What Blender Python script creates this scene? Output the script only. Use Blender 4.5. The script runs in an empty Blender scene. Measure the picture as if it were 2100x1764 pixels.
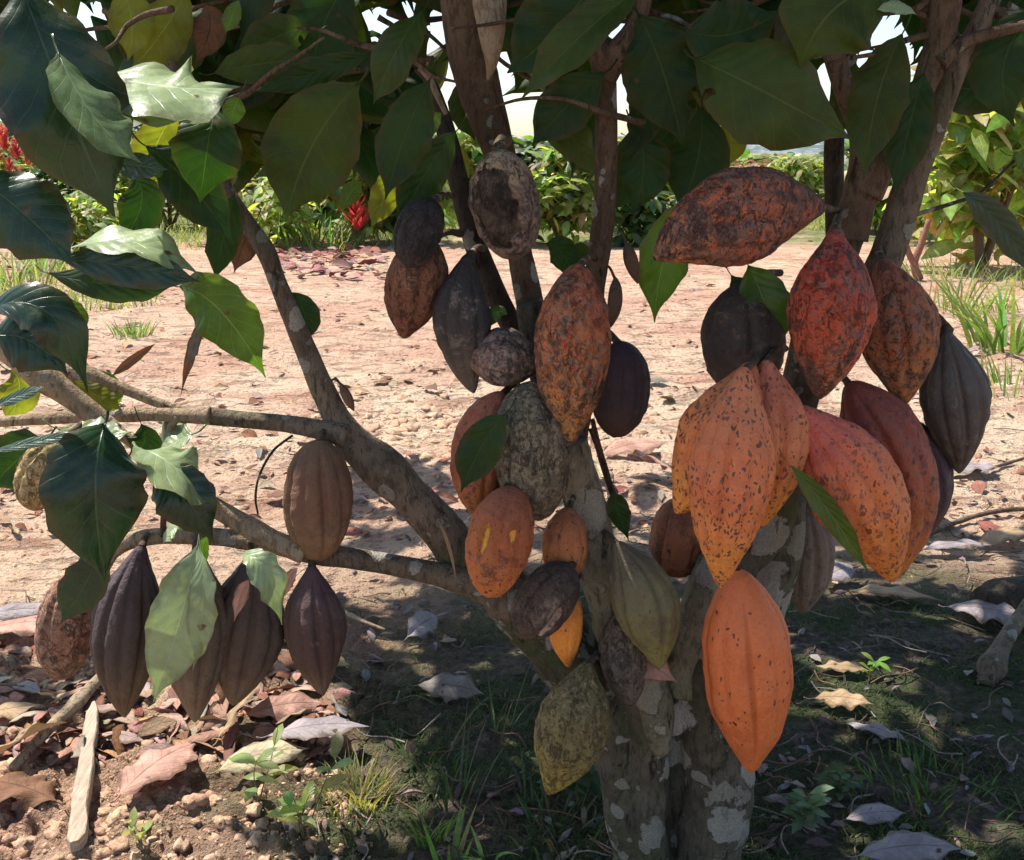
import bpy, math, random
import numpy as np
from mathutils import Vector, Matrix, noise, Quaternion
R = math.radians
random.seed(7)
sc = bpy.context.scene
COL = sc.collection

# ------------------------------------------------------------------ camera
TH = R(15.1); FPX = 2153.0; CX, CY = 1050.0, 882.0
CAM = Vector((0, 0, 1.0))
cd = bpy.data.cameras.new('camera'); cam = bpy.data.objects.new('camera', cd); COL.objects.link(cam)
cam.location = CAM; cam.rotation_euler = (R(90) - TH, 0, 0)
cd.sensor_width = 36; cd.lens = 36 * FPX / 2100; cd.clip_end = 2000; cd.clip_start = .02
sc.camera = cam
FW = Vector((0, math.cos(TH), -math.sin(TH))); UP = Vector((0, math.sin(TH), math.cos(TH)))

def P(x, y, Y):
    """point of the vertical plane at distance Y seen at (x, y)"""
    d = Vector((1, 0, 0)) * ((x - CX) / FPX) + UP * (-(y - CY) / FPX) + FW
    return CAM + d * (Y / d.y)
def mpp(y, Y):
    """metres per pixel there"""
    dz = -(y - CY) / FPX
    return Y / (math.cos(TH) + dz * math.sin(TH)) / FPX

# ------------------------------------------------------------------ sun and sky
SUN = Vector((-0.40, 0.26, 0.88)).normalized()
elev = math.asin(SUN.z); azim = math.atan2(SUN.x, SUN.y)
w = bpy.data.worlds.new("World"); sc.world = w; w.use_nodes = True
nt = w.node_tree; bg = nt.nodes['Background']
sky = nt.nodes.new('ShaderNodeTexSky'); sky.sky_type = 'NISHITA'; sky.sun_disc = False
sky.sun_elevation = elev; sky.sun_rotation = azim; sky.dust_density = 1.0; sky.air_density = 1.0
nt.links.new(sky.outputs[0], bg.inputs[0]); bg.inputs[1].default_value = 0.122
ld = bpy.data.lights.new('sun', 'SUN'); ld.energy = 4.9; ld.angle = R(0.55); ld.color = (1, .94, .86)
sun = bpy.data.objects.new('sun', ld); COL.objects.link(sun)
sun.rotation_euler = SUN.to_track_quat('Z', 'Y').to_euler(); sun.location = (-2, 2, 6)
sc.view_settings.view_transform = 'Standard'; sc.view_settings.look = 'None'
sc.view_settings.exposure = 0.92; sc.view_settings.gamma = 1
sc.cycles.max_bounces = 8; sc.cycles.transparent_max_bounces = 8
sc.cycles.use_denoising = True

# ------------------------------------------------------------------ node helpers
class NT:
    def __init__(s, name):
        s.m = bpy.data.materials.new(name); s.m.use_nodes = True
        s.t = s.m.node_tree; s.b = s.t.nodes['Principled BSDF']; s.out = s.t.nodes['Material Output']
    def n(s, typ, ins=None, **kw):
        o = s.t.nodes.new('ShaderNode' + typ)
        for k, v in kw.items(): setattr(o, k, v)
        for k, v in (ins or {}).items(): s.put(o.inputs[k], v)
        return o
    def put(s, sock, v):
        if isinstance(v, bpy.types.NodeSocket): s.t.links.new(v, sock)
        elif isinstance(v, (tuple, list)) and len(v) == 3 and sock.type == 'RGBA': sock.default_value = (*v, 1)
        else: sock.default_value = v
    def mix(s, fac, a, b, mode='MIX'):
        o = s.t.nodes.new('ShaderNodeMix'); o.data_type = 'RGBA'; o.blend_type = mode
        s.put(o.inputs[0], fac); s.put(o.inputs[6], a); s.put(o.inputs[7], b)
        return o.outputs[2]
    def math(s, op, a, b=0.0, c=None):
        o = s.t.nodes.new('ShaderNodeMath'); o.operation = op
        s.put(o.inputs[0], a); s.put(o.inputs[1], b)
        if c is not None: s.put(o.inputs[2], c)
        return o.outputs[0]
    def step(s, v, lo, hi, a=0.0, b=1.0):
        o = s.t.nodes.new('ShaderNodeMapRange'); o.interpolation_type = 'SMOOTHSTEP'
        s.put(o.inputs[0], v); s.put(o.inputs[1], lo); s.put(o.inputs[2], hi); s.put(o.inputs[3], a); s.put(o.inputs[4], b)
        return o.outputs[0]
    def coords(s, off=(0, 0, 0), scale=(1, 1, 1), which='Object'):
        tc = s.n('TexCoord'); mp = s.n('Mapping', {0: tc.outputs[which]})
        mp.inputs['Location'].default_value = off; mp.inputs['Scale'].default_value = scale
        return mp.outputs[0]
    def noise(s, vec, scale, detail=4, rough=.6, dist=0.0):
        o = s.n('TexNoise', {'Vector': vec, 'Scale': scale, 'Detail': detail, 'Roughness': rough, 'Distortion': dist})
        return o.outputs['Fac']
    def vor(s, vec, scale, feature='F1', rnd=1.0):
        return s.n('TexVoronoi', {'Vector': vec, 'Scale': scale, 'Randomness': rnd}, feature=feature)
    def bump(s, h, strength=.5, dist=.003, normal=None):
        ins = {'Height': h, 'Strength': strength, 'Distance': dist}
        if normal is not None: ins['Normal'] = normal
        return s.n('Bump', ins).outputs[0]
    def warp(s, vec, scale, amt):
        nz = s.n('TexNoise', {'Vector': vec, 'Scale': scale, 'Detail': 2})
        v = s.n('VectorMath', {0: nz.outputs['Color'], 1: (.5, .5, .5)}, operation='SUBTRACT')
        v2 = s.n('VectorMath', {0: v.outputs[0], 'Scale': amt}, operation='SCALE')
        return s.n('VectorMath', {0: vec, 1: v2.outputs[0]}, operation='ADD').outputs[0]

# ------------------------------------------------------------------ mesh helpers
class MB:
    def __init__(s): s.v = []; s.f = []; s.uv = []; s.c = []; s.a = []; s.hascol = False
    def add(s, verts, faces, uvs=None, col=(1, 1, 1), attr=None):
        o = len(s.v); s.v.extend(verts); s.f.extend([tuple(i + o for i in f) for f in faces])
        s.uv.extend(uvs if uvs is not None else [(0, 0)] * len(verts))
        if isinstance(col, list): s.c.extend(col)
        else: s.c.extend([col] * len(verts))
        s.a.extend(attr if attr is not None else [0.0] * len(verts))
    def build(s, name, mat, parent=None, origin=None, smooth=True):
        if origin is None: origin = Vector(s.v[0]) if parent is None else parent.location
        me = bpy.data.meshes.new(name); V = np.array([tuple(v) for v in s.v], dtype=np.float32).reshape(-1, 3) - np.array(origin, dtype=np.float32)
        me.from_pydata(V.tolist(), [], s.f)
        uvl = me.uv_layers.new(name='UVMap')
        li = np.empty(len(me.loops), dtype=np.int32); me.loops.foreach_get('vertex_index', li)
        uvl.data.foreach_set('uv', np.array(s.uv, dtype=np.float32)[li].ravel())
        ca = me.color_attributes.new('tint', 'FLOAT_COLOR', 'POINT')
        cc = np.ones((len(s.v), 4), dtype=np.float32); cc[:, :3] = np.array(s.c, dtype=np.float32)
        ca.data.foreach_set('color', cc.ravel())
        fa = me.attributes.new('mark', 'FLOAT', 'POINT'); fa.data.foreach_set('value', np.array(s.a, dtype=np.float32))
        me.polygons.foreach_set('use_smooth', np.full(len(me.polygons), smooth))
        if isinstance(mat, (list, tuple)):
            for m in mat: me.materials.append(m)
        else: me.materials.append(mat)
        me.update()
        o = bpy.data.objects.new(name, me); COL.objects.link(o)
        if parent is None: o.location = origin
        else:
            o.parent = parent; o.location = Vector(origin) - parent.location
        return o

def tag(o, label=None, cat=None, group=None, kind=None):
    if label: o['label'] = label
    if cat: o['category'] = cat
    if group: o['group'] = group
    if kind: o['kind'] = kind
    return o
def empty(name, loc):
    o = bpy.data.objects.new(name, None); COL.objects.link(o); o.location = loc; o.empty_display_size = .1
    return o

def catmull(pts, k=6):
    """pts: list of tuples (any length) -> denser list"""
    A = [np.array(p, dtype=float) for p in pts]
    A = [2 * A[0] - A[1]] + A + [2 * A[-1] - A[-2]]
    out = []
    for i in range(1, len(A) - 2):
        p0, p1, p2, p3 = A[i - 1:i + 3]
        for j in range(k):
            t = j / k
            out.append(.5 * ((2 * p1) + (-p0 + p2) * t + (2 * p0 - 5 * p1 + 4 * p2 - p3) * t * t + (-p0 + 3 * p1 - 3 * p2 + p3) * t ** 3))
    out.append(A[-2]); return out

def tube(mb, pts, nseg=20, k=6, bump=0.0, bscale=18, seed=0, cap=True, col=(1, 1, 1), knots=0.0):
    """pts: (Vector, radius)"""
    D = catmull([(p.x, p.y, p.z, r) for p, r in pts], k)
    n = len(D); C = [Vector(d[:3]) for d in D]; rr = [max(1e-4, d[3]) for d in D]
    T = [(C[min(i + 1, n - 1)] - C[max(i - 1, 0)]).normalized() for i in range(n)]
    ref = Vector((0, -1, 0)) if abs(T[0].y) < .9 else Vector((1, 0, 0))
    U = (ref - T[0] * ref.dot(T[0])).normalized(); vs = []; uvs = []; fs = []; L = 0
    sv = Vector((seed * 3.1, seed * 1.7, seed * .9))
    for i in range(n):
        if i:
            U = (U - T[i] * U.dot(T[i])).normalized(); L += (C[i] - C[i - 1]).length
        W = T[i].cross(U)
        kb = 1 + knots * max(0, noise.noise(Vector((L * 14, seed * 5.3, 0)))) ** 2 * 4
        for j in range(nseg):
            a = 2 * math.pi * j / nseg; d = U * math.cos(a) + W * math.sin(a)
            p = C[i] + d * rr[i]; r = rr[i] * kb
            if bump:
                r *= 1 + bump * (noise.noise(p * bscale + sv) + .5 * noise.noise(p * bscale * 2.7 + sv) + .3 * noise.noise(p * bscale * 6 + sv))
            vs.append(C[i] + d * r); uvs.append((j / nseg, L))
    for i in range(n - 1):
        for j in range(nseg):
            a, b = i * nseg + j, i * nseg + (j + 1) % nseg
            fs.append((a, b, b + nseg, a + nseg))
    if cap:
        vs.append(C[0]); uvs.append((0, 0)); vs.append(C[-1]); uvs.append((0, L)); q = n * nseg
        for j in range(nseg):
            fs.append((q, (j + 1) % nseg, j)); fs.append((q + 1, (n - 1) * nseg + j, (n - 1) * nseg + (j + 1) % nseg))
    mb.add(vs, fs, uvs, col)

# leaf outline, widest past the middle, drawn out into a drip tip
WID = [(0, .03), (.03, .08), (.08, .3), (.18, .62), (.32, .88), (.47, 1), (.62, .97), (.73, .80), (.81, .55), (.87, .30), (.92, .13), (.96, .06), (1, .01)]
def prof(t, tab):
    for (a, x), (b, y) in zip(tab, tab[1:]):
        if t <= b:
            u = (t - a) / (b - a); return x + (y - x) * u
    return tab[-1][1]
def mkprof(tab, n=200):
    # smoothed lookup
    xs = np.linspace(0, 1, n); ys = np.array([prof(x, tab) for x in xs])
    k = np.array([1, 2, 3, 2, 1.]); k /= k.sum()
    for _ in range(3):
        p = np.pad(ys, 2, mode='edge'); ys = np.convolve(p, k, 'valid')
    return lambda t: float(np.interp(t, xs, ys))
WIDF = mkprof(WID)

def leaf(mb, b, m, t, width, nrm, aL=12, aR=12, curl=15, wav=.06, seed=0, nv=16, nh=4, col=(1, 1, 1), torn=0.0, petiole=0.0):
    """blade from b over m to t; nrm = direction its upper side faces; aL/aR fold angles of the halves"""
    rs = random.Random(seed); n = nv + 1
    vs = []; uvs = []; fs = []
    pts = []
    c = m * 2 - (b + t) * .5
    for i in range(n):
        u = i / nv; pts.append(b * (1 - u) ** 2 + c * (2 * u * (1 - u)) + t * u * u)
    ph = rs.uniform(0, 6.28); f1 = rs.uniform(2.2, 3.6); ph2 = rs.uniform(0, 6.28)
    for i in range(n):
        u = i / nv
        T = (pts[min(i + 1, nv)] - pts[max(i - 1, 0)]).normalized()
        N = nrm - T * nrm.dot(T)
        N = N.normalized() if N.length > 1e-5 else T.orthogonal().normalized()
        S = T.cross(N); hw = WIDF(u) * width * .5
        for j in range(-nh, nh + 1):
            s = j / nh; q = abs(s)
            a = (aR if s > 0 else aL) - curl * q
            a = R(a)
            edge = 1 + (torn * noise.noise(Vector((u * 9, seed + (3 if s > 0 else 0), 0))) if q == 1 else 0)
            d = S * (math.copysign(1, s) if s else 0) * math.cos(a) + N * math.sin(a)
            wv = wav * width * q * (math.sin(ph + u * f1 * 6.28 + (1.7 if s > 0 else 0)) * .7 + .5 * math.sin(ph2 + u * 17))
            vs.append(pts[i] + d * hw * q * edge + N * wv * min(1, hw / (width * .25 + 1e-6)))
            uvs.append((s * .5 + .5, u))
    k = 2 * nh + 1
    for i in range(nv):
        for j in range(2 * nh):
            a = i * k + j; fs.append((a, a + 1, a + k + 1, a + k))
    mb.add(vs, fs, uvs, col)
    if petiole:
        d = (b - pts[1]).normalized()
        tube(mb, [(b + d * petiole + Vector((0, 0, petiole * .25)), width * .018), (b + d * petiole * .5, width * .015), (b + (pts[1] - b) * .5, width * .012)], nseg=6, k=3, col=col)

# ------------------------------------------------------------------ materials
def leaf_mat(name, top, vein, back=None, trans=.35, rough=.38, spots=0.0, spotc=(.09, .05, .02), tint=False, seed=0, dry=False, tcol=None, holes=.0, spec=.5):
    M = NT(name); uv = M.n('TexCoord').outputs['UV']
    sp = M.n('SeparateXYZ', {0: uv}); s = M.math('ABSOLUTE', M.math('SUBTRACT', sp.outputs[0], .5)); v = sp.outputs[1]
    oc = M.coords((seed * 1.3, seed, 0))
    v = M.math('ADD', v, M.math('MULTIPLY', M.math('SUBTRACT', M.noise(oc, 22, 2, .5), .5), .10))
    q = M.math('SUBTRACT', M.math('MULTIPLY', v, 8.5), M.math('MULTIPLY', M.math('POWER', s, .8), 3.6))
    side = M.math('FRACT', M.math('ADD', q, M.math('MULTIPLY', M.math('GREATER_THAN', sp.outputs[0], .5), .45)))
    tri = M.math('ABSOLUTE', M.math('SUBTRACT', side, .5))
    lat = M.step(tri, .015, .05, 1, 0); mid = M.step(s, .008, .018, 1, 0)
    veins = M.math('MAXIMUM', M.math('MULTIPLY', lat, .46), mid)
    n1 = M.noise(oc, 14, 4, .6); n2 = M.noise(oc, 90, 3, .6)
    base = top
    if tint: base = M.n('Attribute', attribute_name='tint').outputs['Color']
    dark = M.mix(1.0, base, (.62, .62, .6), 'MULTIPLY')
    c = M.mix(M.step(n1, .35, .68), dark, base)
    c = M.mix(M.math('MULTIPLY', M.step(n2, .45, .75), .35), c, M.mix(1.0, base, (1.35, 1.25, .9), 'MULTIPLY'))
    vcol = vein if not tint else M.mix(1.0, base, (1.7, 1.55, 1.3), 'MULTIPLY')
    c = M.mix(M.math('MULTIPLY', veins, .55 if not dry else .85), c, vcol if not dry else M.mix(1.0, c, (.6, .5, .42), 'MULTIPLY'))
    if spots:
        vo = M.vor(M.warp(oc, 60, .02), 55); g = M.math('MULTIPLY', M.step(vo.outputs['Distance'], .10, .30, 1, 0), M.math('LESS_THAN', M.n('SeparateColor', {0: vo.outputs['Color']}).outputs[0], spots))
        c = M.mix(g, c, spotc)
        e = M.step(M.math('ADD', M.math('MULTIPLY', s, 2), M.math('MULTIPLY', M.noise(oc, 40, 3), .6)), 1.02, 1.2)
        c = M.mix(M.math('MULTIPLY', e, .3 if not dry else .6), c, spotc)
    geo = M.n('NewGeometry')
    c2 = M.mix(M.math('MULTIPLY', geo.outputs['Backfacing'], .75), c, back if back else M.mix(1.0, c, (1.25, 1.15, 1.1), 'MULTIPLY'))
    puff = M.math('MULTIPLY', M.step(tri, 0, .5), .16 if not dry else .05)
    h = M.math('ADD', M.math('SUBTRACT', M.math('MULTIPLY', n1, .8), M.math('MULTIPLY', veins, .4)), M.math('ADD', M.math('MULTIPLY', n2, .35 if not dry else 1.0), puff))
    bp = M.bump(h, .45 if not dry else .7, .004)
    M.put(M.b.inputs['Base Color'], c2); M.put(M.b.inputs['Normal'], bp)
    M.put(M.b.inputs['Roughness'], M.step(n2, .2, .9, rough - .06, rough + .14)); M.b.inputs['Specular IOR Level'].default_value = spec if not dry else .25
    tr = M.n('BsdfTranslucent', {'Color': M.mix(1.0, c, tcol or (2.3, 2.6, .9), 'MULTIPLY'), 'Normal': bp})
    mx = M.n('MixShader', {0: trans, 1: M.b.outputs[0], 2: tr.outputs[0]})
    last = mx.outputs[0]
    if holes:
        vh = M.vor(M.warp(oc, 45, .03), 34); gh = M.n('SeparateColor', {0: vh.outputs['Color']})
        hm = M.math('MULTIPLY', M.math('LESS_THAN', vh.outputs['Distance'], M.math('ADD', M.math('MULTIPLY', gh.outputs[1], .30), .12)), M.math('LESS_THAN', gh.outputs[0], holes))
        last = M.n('MixShader', {0: hm, 1: last, 2: M.n('BsdfTransparent').outputs[0]}).outputs[0]
    M.t.links.new(last, M.out.inputs[0])
    return M.m

LM = dict(
    dk=leaf_mat('leaf_dark_green', (.020, .052, .009), (.06, .105, .025), (.034, .066, .012), .26, .46, spots=.05, seed=1, holes=.045, spec=.28, tcol=(1.6, 2.3, .7)),
    ol=leaf_mat('leaf_olive', (.046, .076, .012), (.10, .12, .04), (.056, .084, .015), .26, .5, spots=.12, seed=2, holes=.05, spec=.25, tcol=(1.6, 2.1, .7)),
    op=leaf_mat('leaf_thick_green', (.018, .046, .020), (.05, .09, .045), (.028, .05, .02), .05, .28, spots=.05, seed=14, spec=.4),
    mid=leaf_mat('leaf_sunlit_patch', (.15, .23, .12), (.26, .33, .2), None, .12, .25, spots=.04, seed=17),  # lighter green standing in for sunlight on a leaf
    yg=leaf_mat('leaf_yellow_green', (.15, .16, .02), (.25, .25, .08), None, .45, .42, spots=.10, seed=3),
    br=leaf_mat('leaf_bright_green', (.075, .15, .022), (.2, .28, .09), None, .42, .36, spots=.08, seed=4),
    pale=leaf_mat('leaf_pale_sunlit', (.30, .39, .20), (.42, .49, .32), (.27, .34, .18), .2, .3, spots=.10, seed=5, tcol=(1.2, 1.3, .8)),  # sunlight on the leaves is put into this pale colour
    gl=leaf_mat('leaf_glossy_green', (.045, .085, .05), (.14, .19, .11), (.06, .08, .035), .08, .22, spots=.04, seed=6),
    dead=leaf_mat('leaf_dead_tan', (.42, .29, .17), (.52, .40, .27), (.38, .26, .16), .12, .7, spots=.2, seed=7, dry=True, tcol=(1.2, 1, .8)),
    cream=leaf_mat('leaf_dead_cream', (.55, .46, .30), (.6, .52, .38), (.5, .4, .26), .12, .6, spots=.1, seed=15, dry=True, tcol=(1.2, 1, .8)),
    pink=leaf_mat('leaf_dead_pink', (.55, .31, .24), (.60, .40, .30), (.45, .27, .2), .12, .6, spots=.1, seed=8, dry=True, tcol=(1.2, 1, .8)),
    grey=leaf_mat('leaf_dead_grey', (.22, .19, .17), (.30, .27, .23), (.25, .21, .18), .1, .6, spots=.15, seed=9, dry=True, tcol=(1.1, 1, .9)),
    brown=leaf_mat('leaf_dead_brown', (.20, .10, .055), (.26, .15, .08), (.22, .12, .07), .1, .7, spots=.2, seed=10, dry=True, tcol=(1.3, 1, .7)),
    lilac=leaf_mat('leaf_dead_lilac', (.34, .29, .30), (.42, .37, .37), (.34, .29, .28), .08, .55, spots=.15, seed=12, dry=True, tcol=(1.1, 1, 1)),
    tint=leaf_mat('leaf_mixed', (.1, .1, .1), (.1, .1, .1), None, .25, .48, spots=.06, tint=True, seed=11, holes=.04, spec=.28, tcol=(1.6, 2.3, .7)),
    sunny=leaf_mat('leaf_mixed_thin', (.1, .1, .1), (.1, .1, .1), None, .46, .4, spots=.06, tint=True, seed=16, tcol=(2.6, 2.9, 1.0)),
    litter=leaf_mat('litter_mixed', (.1, .1, .1), (.1, .1, .1), None, .05, .75, spots=.15, tint=True, seed=13, dry=True, tcol=(1, 1, 1)),
)

def simple_tint(name, rough=.7, trans=0.0, bs=0.0):
    M = NT(name); a = M.n('Attribute', attribute_name='tint').outputs['Color']
    oc = M.coords(); n = M.noise(oc, 120, 4, .65)
    c = M.mix(M.step(n, .3, .7), M.mix(1.0, a, (.6, .58, .55), 'MULTIPLY'), M.mix(1.0, a, (1.15, 1.12, 1.1), 'MULTIPLY'))
    M.put(M.b.inputs['Base Color'], c); M.b.inputs['Roughness'].default_value = rough; M.b.inputs['Specular IOR Level'].default_value = .3
    M.put(M.b.inputs['Normal'], M.bump(n if not bs else M.math('ADD', n, M.math('MULTIPLY', M.noise(oc, 380, 4, .7), .8)), (.5 + bs * .3, .003 + bs * .002)[0], .003 + bs * .002))
    if trans:
        tr = M.n('BsdfTranslucent', {'Color': M.mix(1.0, c, (1.8, 2.0, .9), 'MULTIPLY')})
        mx = M.n('MixShader', {0: trans, 1: M.b.outputs[0], 2: tr.outputs[0]}); M.t.links.new(mx.outputs[0], M.out.inputs[0])
    return M.m
GRASS = simple_tint('grass_blade', .55, .35)
CLOD = simple_tint('soil_clod', .95, bs=1.0)
FLOWER = simple_tint('flower_red', .5, .25)

def bark_mat(name, c1, c2, lichen=.5, zfade=None, lscale=26, lcol=(.50, .47, .40), moss=.3, seed=0, mossc=(.07, .085, .03)):
    M = NT(name); oc = M.coords((seed, seed * .7, seed * .3))
    wv = M.warp(oc, 30, .03); n1 = M.noise(oc, 12, 5, .65); n2 = M.noise(M.coords((seed, 0, 0), (1, 1, .35)), 120, 5, .7); n3 = M.noise(oc, 420, 3, .6)
    c = M.mix(M.step(n1, .36, .64), c1, c2)
    c = M.mix(M.math('MULTIPLY', M.step(n2, .48, .62), .65), c, tuple(x * .42 for x in c1))
    ck = M.noise(M.coords((seed, 2, 0), (1, 1, .16)), 75, 5, .75, .6); crk = M.step(ck, .40, .33)
    c = M.mix(M.math('MULTIPLY', crk, .7), c, tuple(x * .3 for x in c1))
    c = M.mix(M.math('MULTIPLY', M.step(M.noise(oc, 7, 3, .6), .48, .62), moss), c, mossc)
    vo = M.vor(wv, lscale); g = M.n('SeparateColor', {0: vo.outputs['Color']}).outputs[0]
    thr = lichen
    if zfade:
        z = M.n('SeparateXYZ', {0: M.n('TexCoord').outputs['Object']}).outputs[2]
        thr = M.step(z, zfade[0], zfade[1], zfade[2], zfade[3])
    patch = M.math('MULTIPLY', M.step(M.math('ADD', vo.outputs['Distance'], M.math('MULTIPLY', M.math('SUBTRACT', M.noise(oc, 70, 5, .7), .5), .55)), .40, .45, 1, 0), M.math('LESS_THAN', g, thr))
    vo2 = M.vor(wv, lscale * 2.3); g2 = M.n('SeparateColor', {0: vo2.outputs['Color']}).outputs[1]
    patch2 = M.math('MULTIPLY', M.step(vo2.outputs['Distance'], .30, .36, 1, 0), M.math('LESS_THAN', g2, M.math('MULTIPLY', thr, .6)))
    pt = M.math('MAXIMUM', patch, M.math('MULTIPLY', patch2, .8))
    lc = M.mix(M.step(n3, .3, .7), tuple(x * .66 for x in lcol), lcol)
    lc = M.mix(M.n('SeparateColor', {0: vo.outputs['Color']}).outputs[2], M.mix(1.0, lc, (.58, .60, .55), 'MULTIPLY'), lc)
    c = M.mix(M.math('MULTIPLY', pt, .85), c, lc)
    h = M.math('ADD', M.math('ADD', M.math('MULTIPLY', n2, 1.2), M.math('MULTIPLY', n3, .4)), M.math('SUBTRACT', M.math('MULTIPLY', pt, .5), M.math('MULTIPLY', crk, 1.3)))
    M.put(M.b.inputs['Base Color'], c); M.put(M.b.inputs['Normal'], M.bump(h, 1.0, .007)); M.b.inputs['Roughness'].default_value = .85; M.b.inputs['Specular IOR Level'].default_value = .25
    return M.m
BARK = bark_mat('bark_bole', (.085, .072, .048), (.16, .14, .10), .4, (.1, .75, .8, .3), 15, lcol=(.52, .48, .41), moss=.65, seed=1)
BARKG = bark_mat('bark_lichen_branch', (.25, .22, .15), (.34, .31, .21), .5, None, 13, lcol=(.50, .47, .37), moss=.3, seed=7)
BARKB = bark_mat('bark_branch', (.15, .115, .08), (.24, .185, .13), .22, None, 30, moss=.35, seed=2)
BARKP = bark_mat('bark_pale_branch', (.34, .24, .15), (.46, .35, .23), .15, None, 30, lcol=(.55, .5, .42), moss=.05, seed=3)
BARKR = bark_mat('bark_brown_branch', (.115, .07, .042), (.19, .125, .08), .14, None, 34, moss=.12, seed=4)
BARKD = bark_mat('bark_dark_branch', (.055, .04, .03), (.09, .07, .05), .05, None, 34, moss=.1, seed=5)
STALK = bark_mat('pod_stalk', (.12, .08, .05), (.2, .14, .09), .1, None, 80, moss=.1, seed=6)

# ------------------------------------------------------------------ ground
def gz(x, y):
    p = Vector((x, y, 0))
    z = .05 * noise.noise(p * .55) + .012 * noise.noise(p * 3.1)
    d = max(0, 1 - abs(y - 1.7) / 1.2)
    rg = max(0, min(1, (-x + .05) / .4)) * max(0, min(1, (2.3 - y) / .5))
    if rg > .02 and y > .8:
        v1 = noise.voronoi(p * 30 + Vector((noise.noise(p * 50), noise.noise(p * 50 + Vector((7, 0, 0))), 0)) * .5)[0][0]; v2 = noise.voronoi(p * 72)[0][0]; m = .4 + 1.2 * max(0, noise.noise(p * 7) + .3)
        z += rg * m * (.046 * max(0, .58 - v1) + .018 * max(0, .55 - v2))
    rough = .007 + .008 * max(0, min(1, (-x - .05) / .4)) * max(0, min(1, (2.3 - y) / .5))
    z += rough * noise.noise(p * 13) + rough * .9 * abs(noise.noise(p * 27 + Vector((5, 1, 0)))) + rough * .35 * noise.noise(p * 60)
    # broken crust left of the stems
    z += .016 * max(0, 1 - abs(y - 3.3 - .4 * noise.noise(Vector((x * 2, 3, 0)))) / .22) * max(0, noise.noise(p * 9) + .25) * (1 if -1 < x < .9 else 0)
    z += (.034 * noise.noise(Vector((x * 1.3, y * 4.5, 9))) + .024 * abs(noise.noise(Vector((x * 4, y * 8, 4))))) * max(0, min(1, (y - 2.4) / .6)) * max(0, min(1, (9 - y) / 2))
    if y > 6: z += .02 * noise.noise(p * .9) * min(1, (y - 6) / 4)
    return z
def G(x, y, lift=0.0):
    d = Vector((1, 0, 0)) * ((x - CX) / FPX) + UP * (-(y - CY) / FPX) + FW
    q = CAM + d * (-CAM.z / d.z)
    for _ in range(3):
        q = CAM + d * ((gz(q.x, q.y) - CAM.z) / d.z)
    return Vector((q.x, q.y, gz(q.x, q.y) + lift))

def axis(lo, hi, step, far_lo, far_hi, grow=1.09):
    a = list(np.arange(lo, hi, step)); s = step; x = a[-1]
    while x < far_hi: s *= grow; x += s; a.append(x)
    s = step; x = a[0]
    while x > far_lo: s *= grow; x -= s; a.insert(0, x)
    return a
xs = axis(-1.25, 1.6, .0066, -260, 260, 1.085); ys = axis(1.0, 2.9, .0066, -40, 420, 1.022)
# keep the growing rows from getting too many
nx, ny = len(xs), len(ys)
gv = []; 
for y in ys:
    for x in xs: gv.append((x, y, gz(x, y)))
idx = np.arange(nx * ny).reshape(ny, nx)
gf = np.stack([idx[:-1, :-1], idx[:-1, 1:], idx[1:, 1:], idx[1:, :-1]], -1).reshape(-1, 4).tolist()
M = NT('soil'); oc = M.coords()
nA = M.noise(oc, 1.1, 5, .6); nB = M.noise(oc, 9, 5, .65); nC = M.noise(oc, 70, 5, .7); nD = M.noise(oc, 260, 3, .6)
c = M.mix(M.step(nA, .38, .62), (.60, .37, .25), (.72, .53, .36))
zc = M.n('SeparateXYZ', {0: oc}).outputs[1]
band = M.math('MULTIPLY', M.step(zc, 2.6, 3.6), M.step(zc, 5.2, 4.2)); band = M.math('MULTIPLY', band, M.step(M.noise(oc, 1.7, 4, .6), .36, .56))
c = M.mix(M.math('MULTIPLY', band, .9), c, (.76, .60, .42))
c = M.mix(M.math('MULTIPLY', M.step(nB, .42, .66), .45), c, (.48, .26, .18))
c = M.mix(M.math('MULTIPLY', M.step(nC, .53, .64), .75), c, (.24, .11, .07))
c = M.mix(M.math('MULTIPLY', M.step(nC, .44, .34), .6), c, (.62, .50, .36))
sk = M.noise(M.coords((3, 5, 0), (1.0, 3.2, 1)), 1.5, 6, .68, .4)
c = M.mix(M.math('MULTIPLY', M.step(sk, .53, .63), .55), c, (.40, .19, .12))
sk2 = M.noise(M.coords((8, 1, 0), (1.0, 2.6, 1)), 6, 6, .72, .5)
c = M.mix(M.math('MULTIPLY', M.step(sk2, .56, .64), .6), c, (.33, .155, .10))
vo = M.vor(M.warp(oc, 25, .05), 38); g = M.n('SeparateColor', {0: vo.outputs['Color']})
fl = M.math('MULTIPLY', M.step(vo.outputs['Distance'], .16, .34, 1, 0), M.math('LESS_THAN', g.outputs[0], M.step(M.noise(oc, 2.3, 3), .38, .7, .05, .7)))
c = M.mix(M.math('MULTIPLY', fl, .85), c, M.mix(g.outputs[1], (.22, .09, .06), (.36, .24, .16)))
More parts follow.
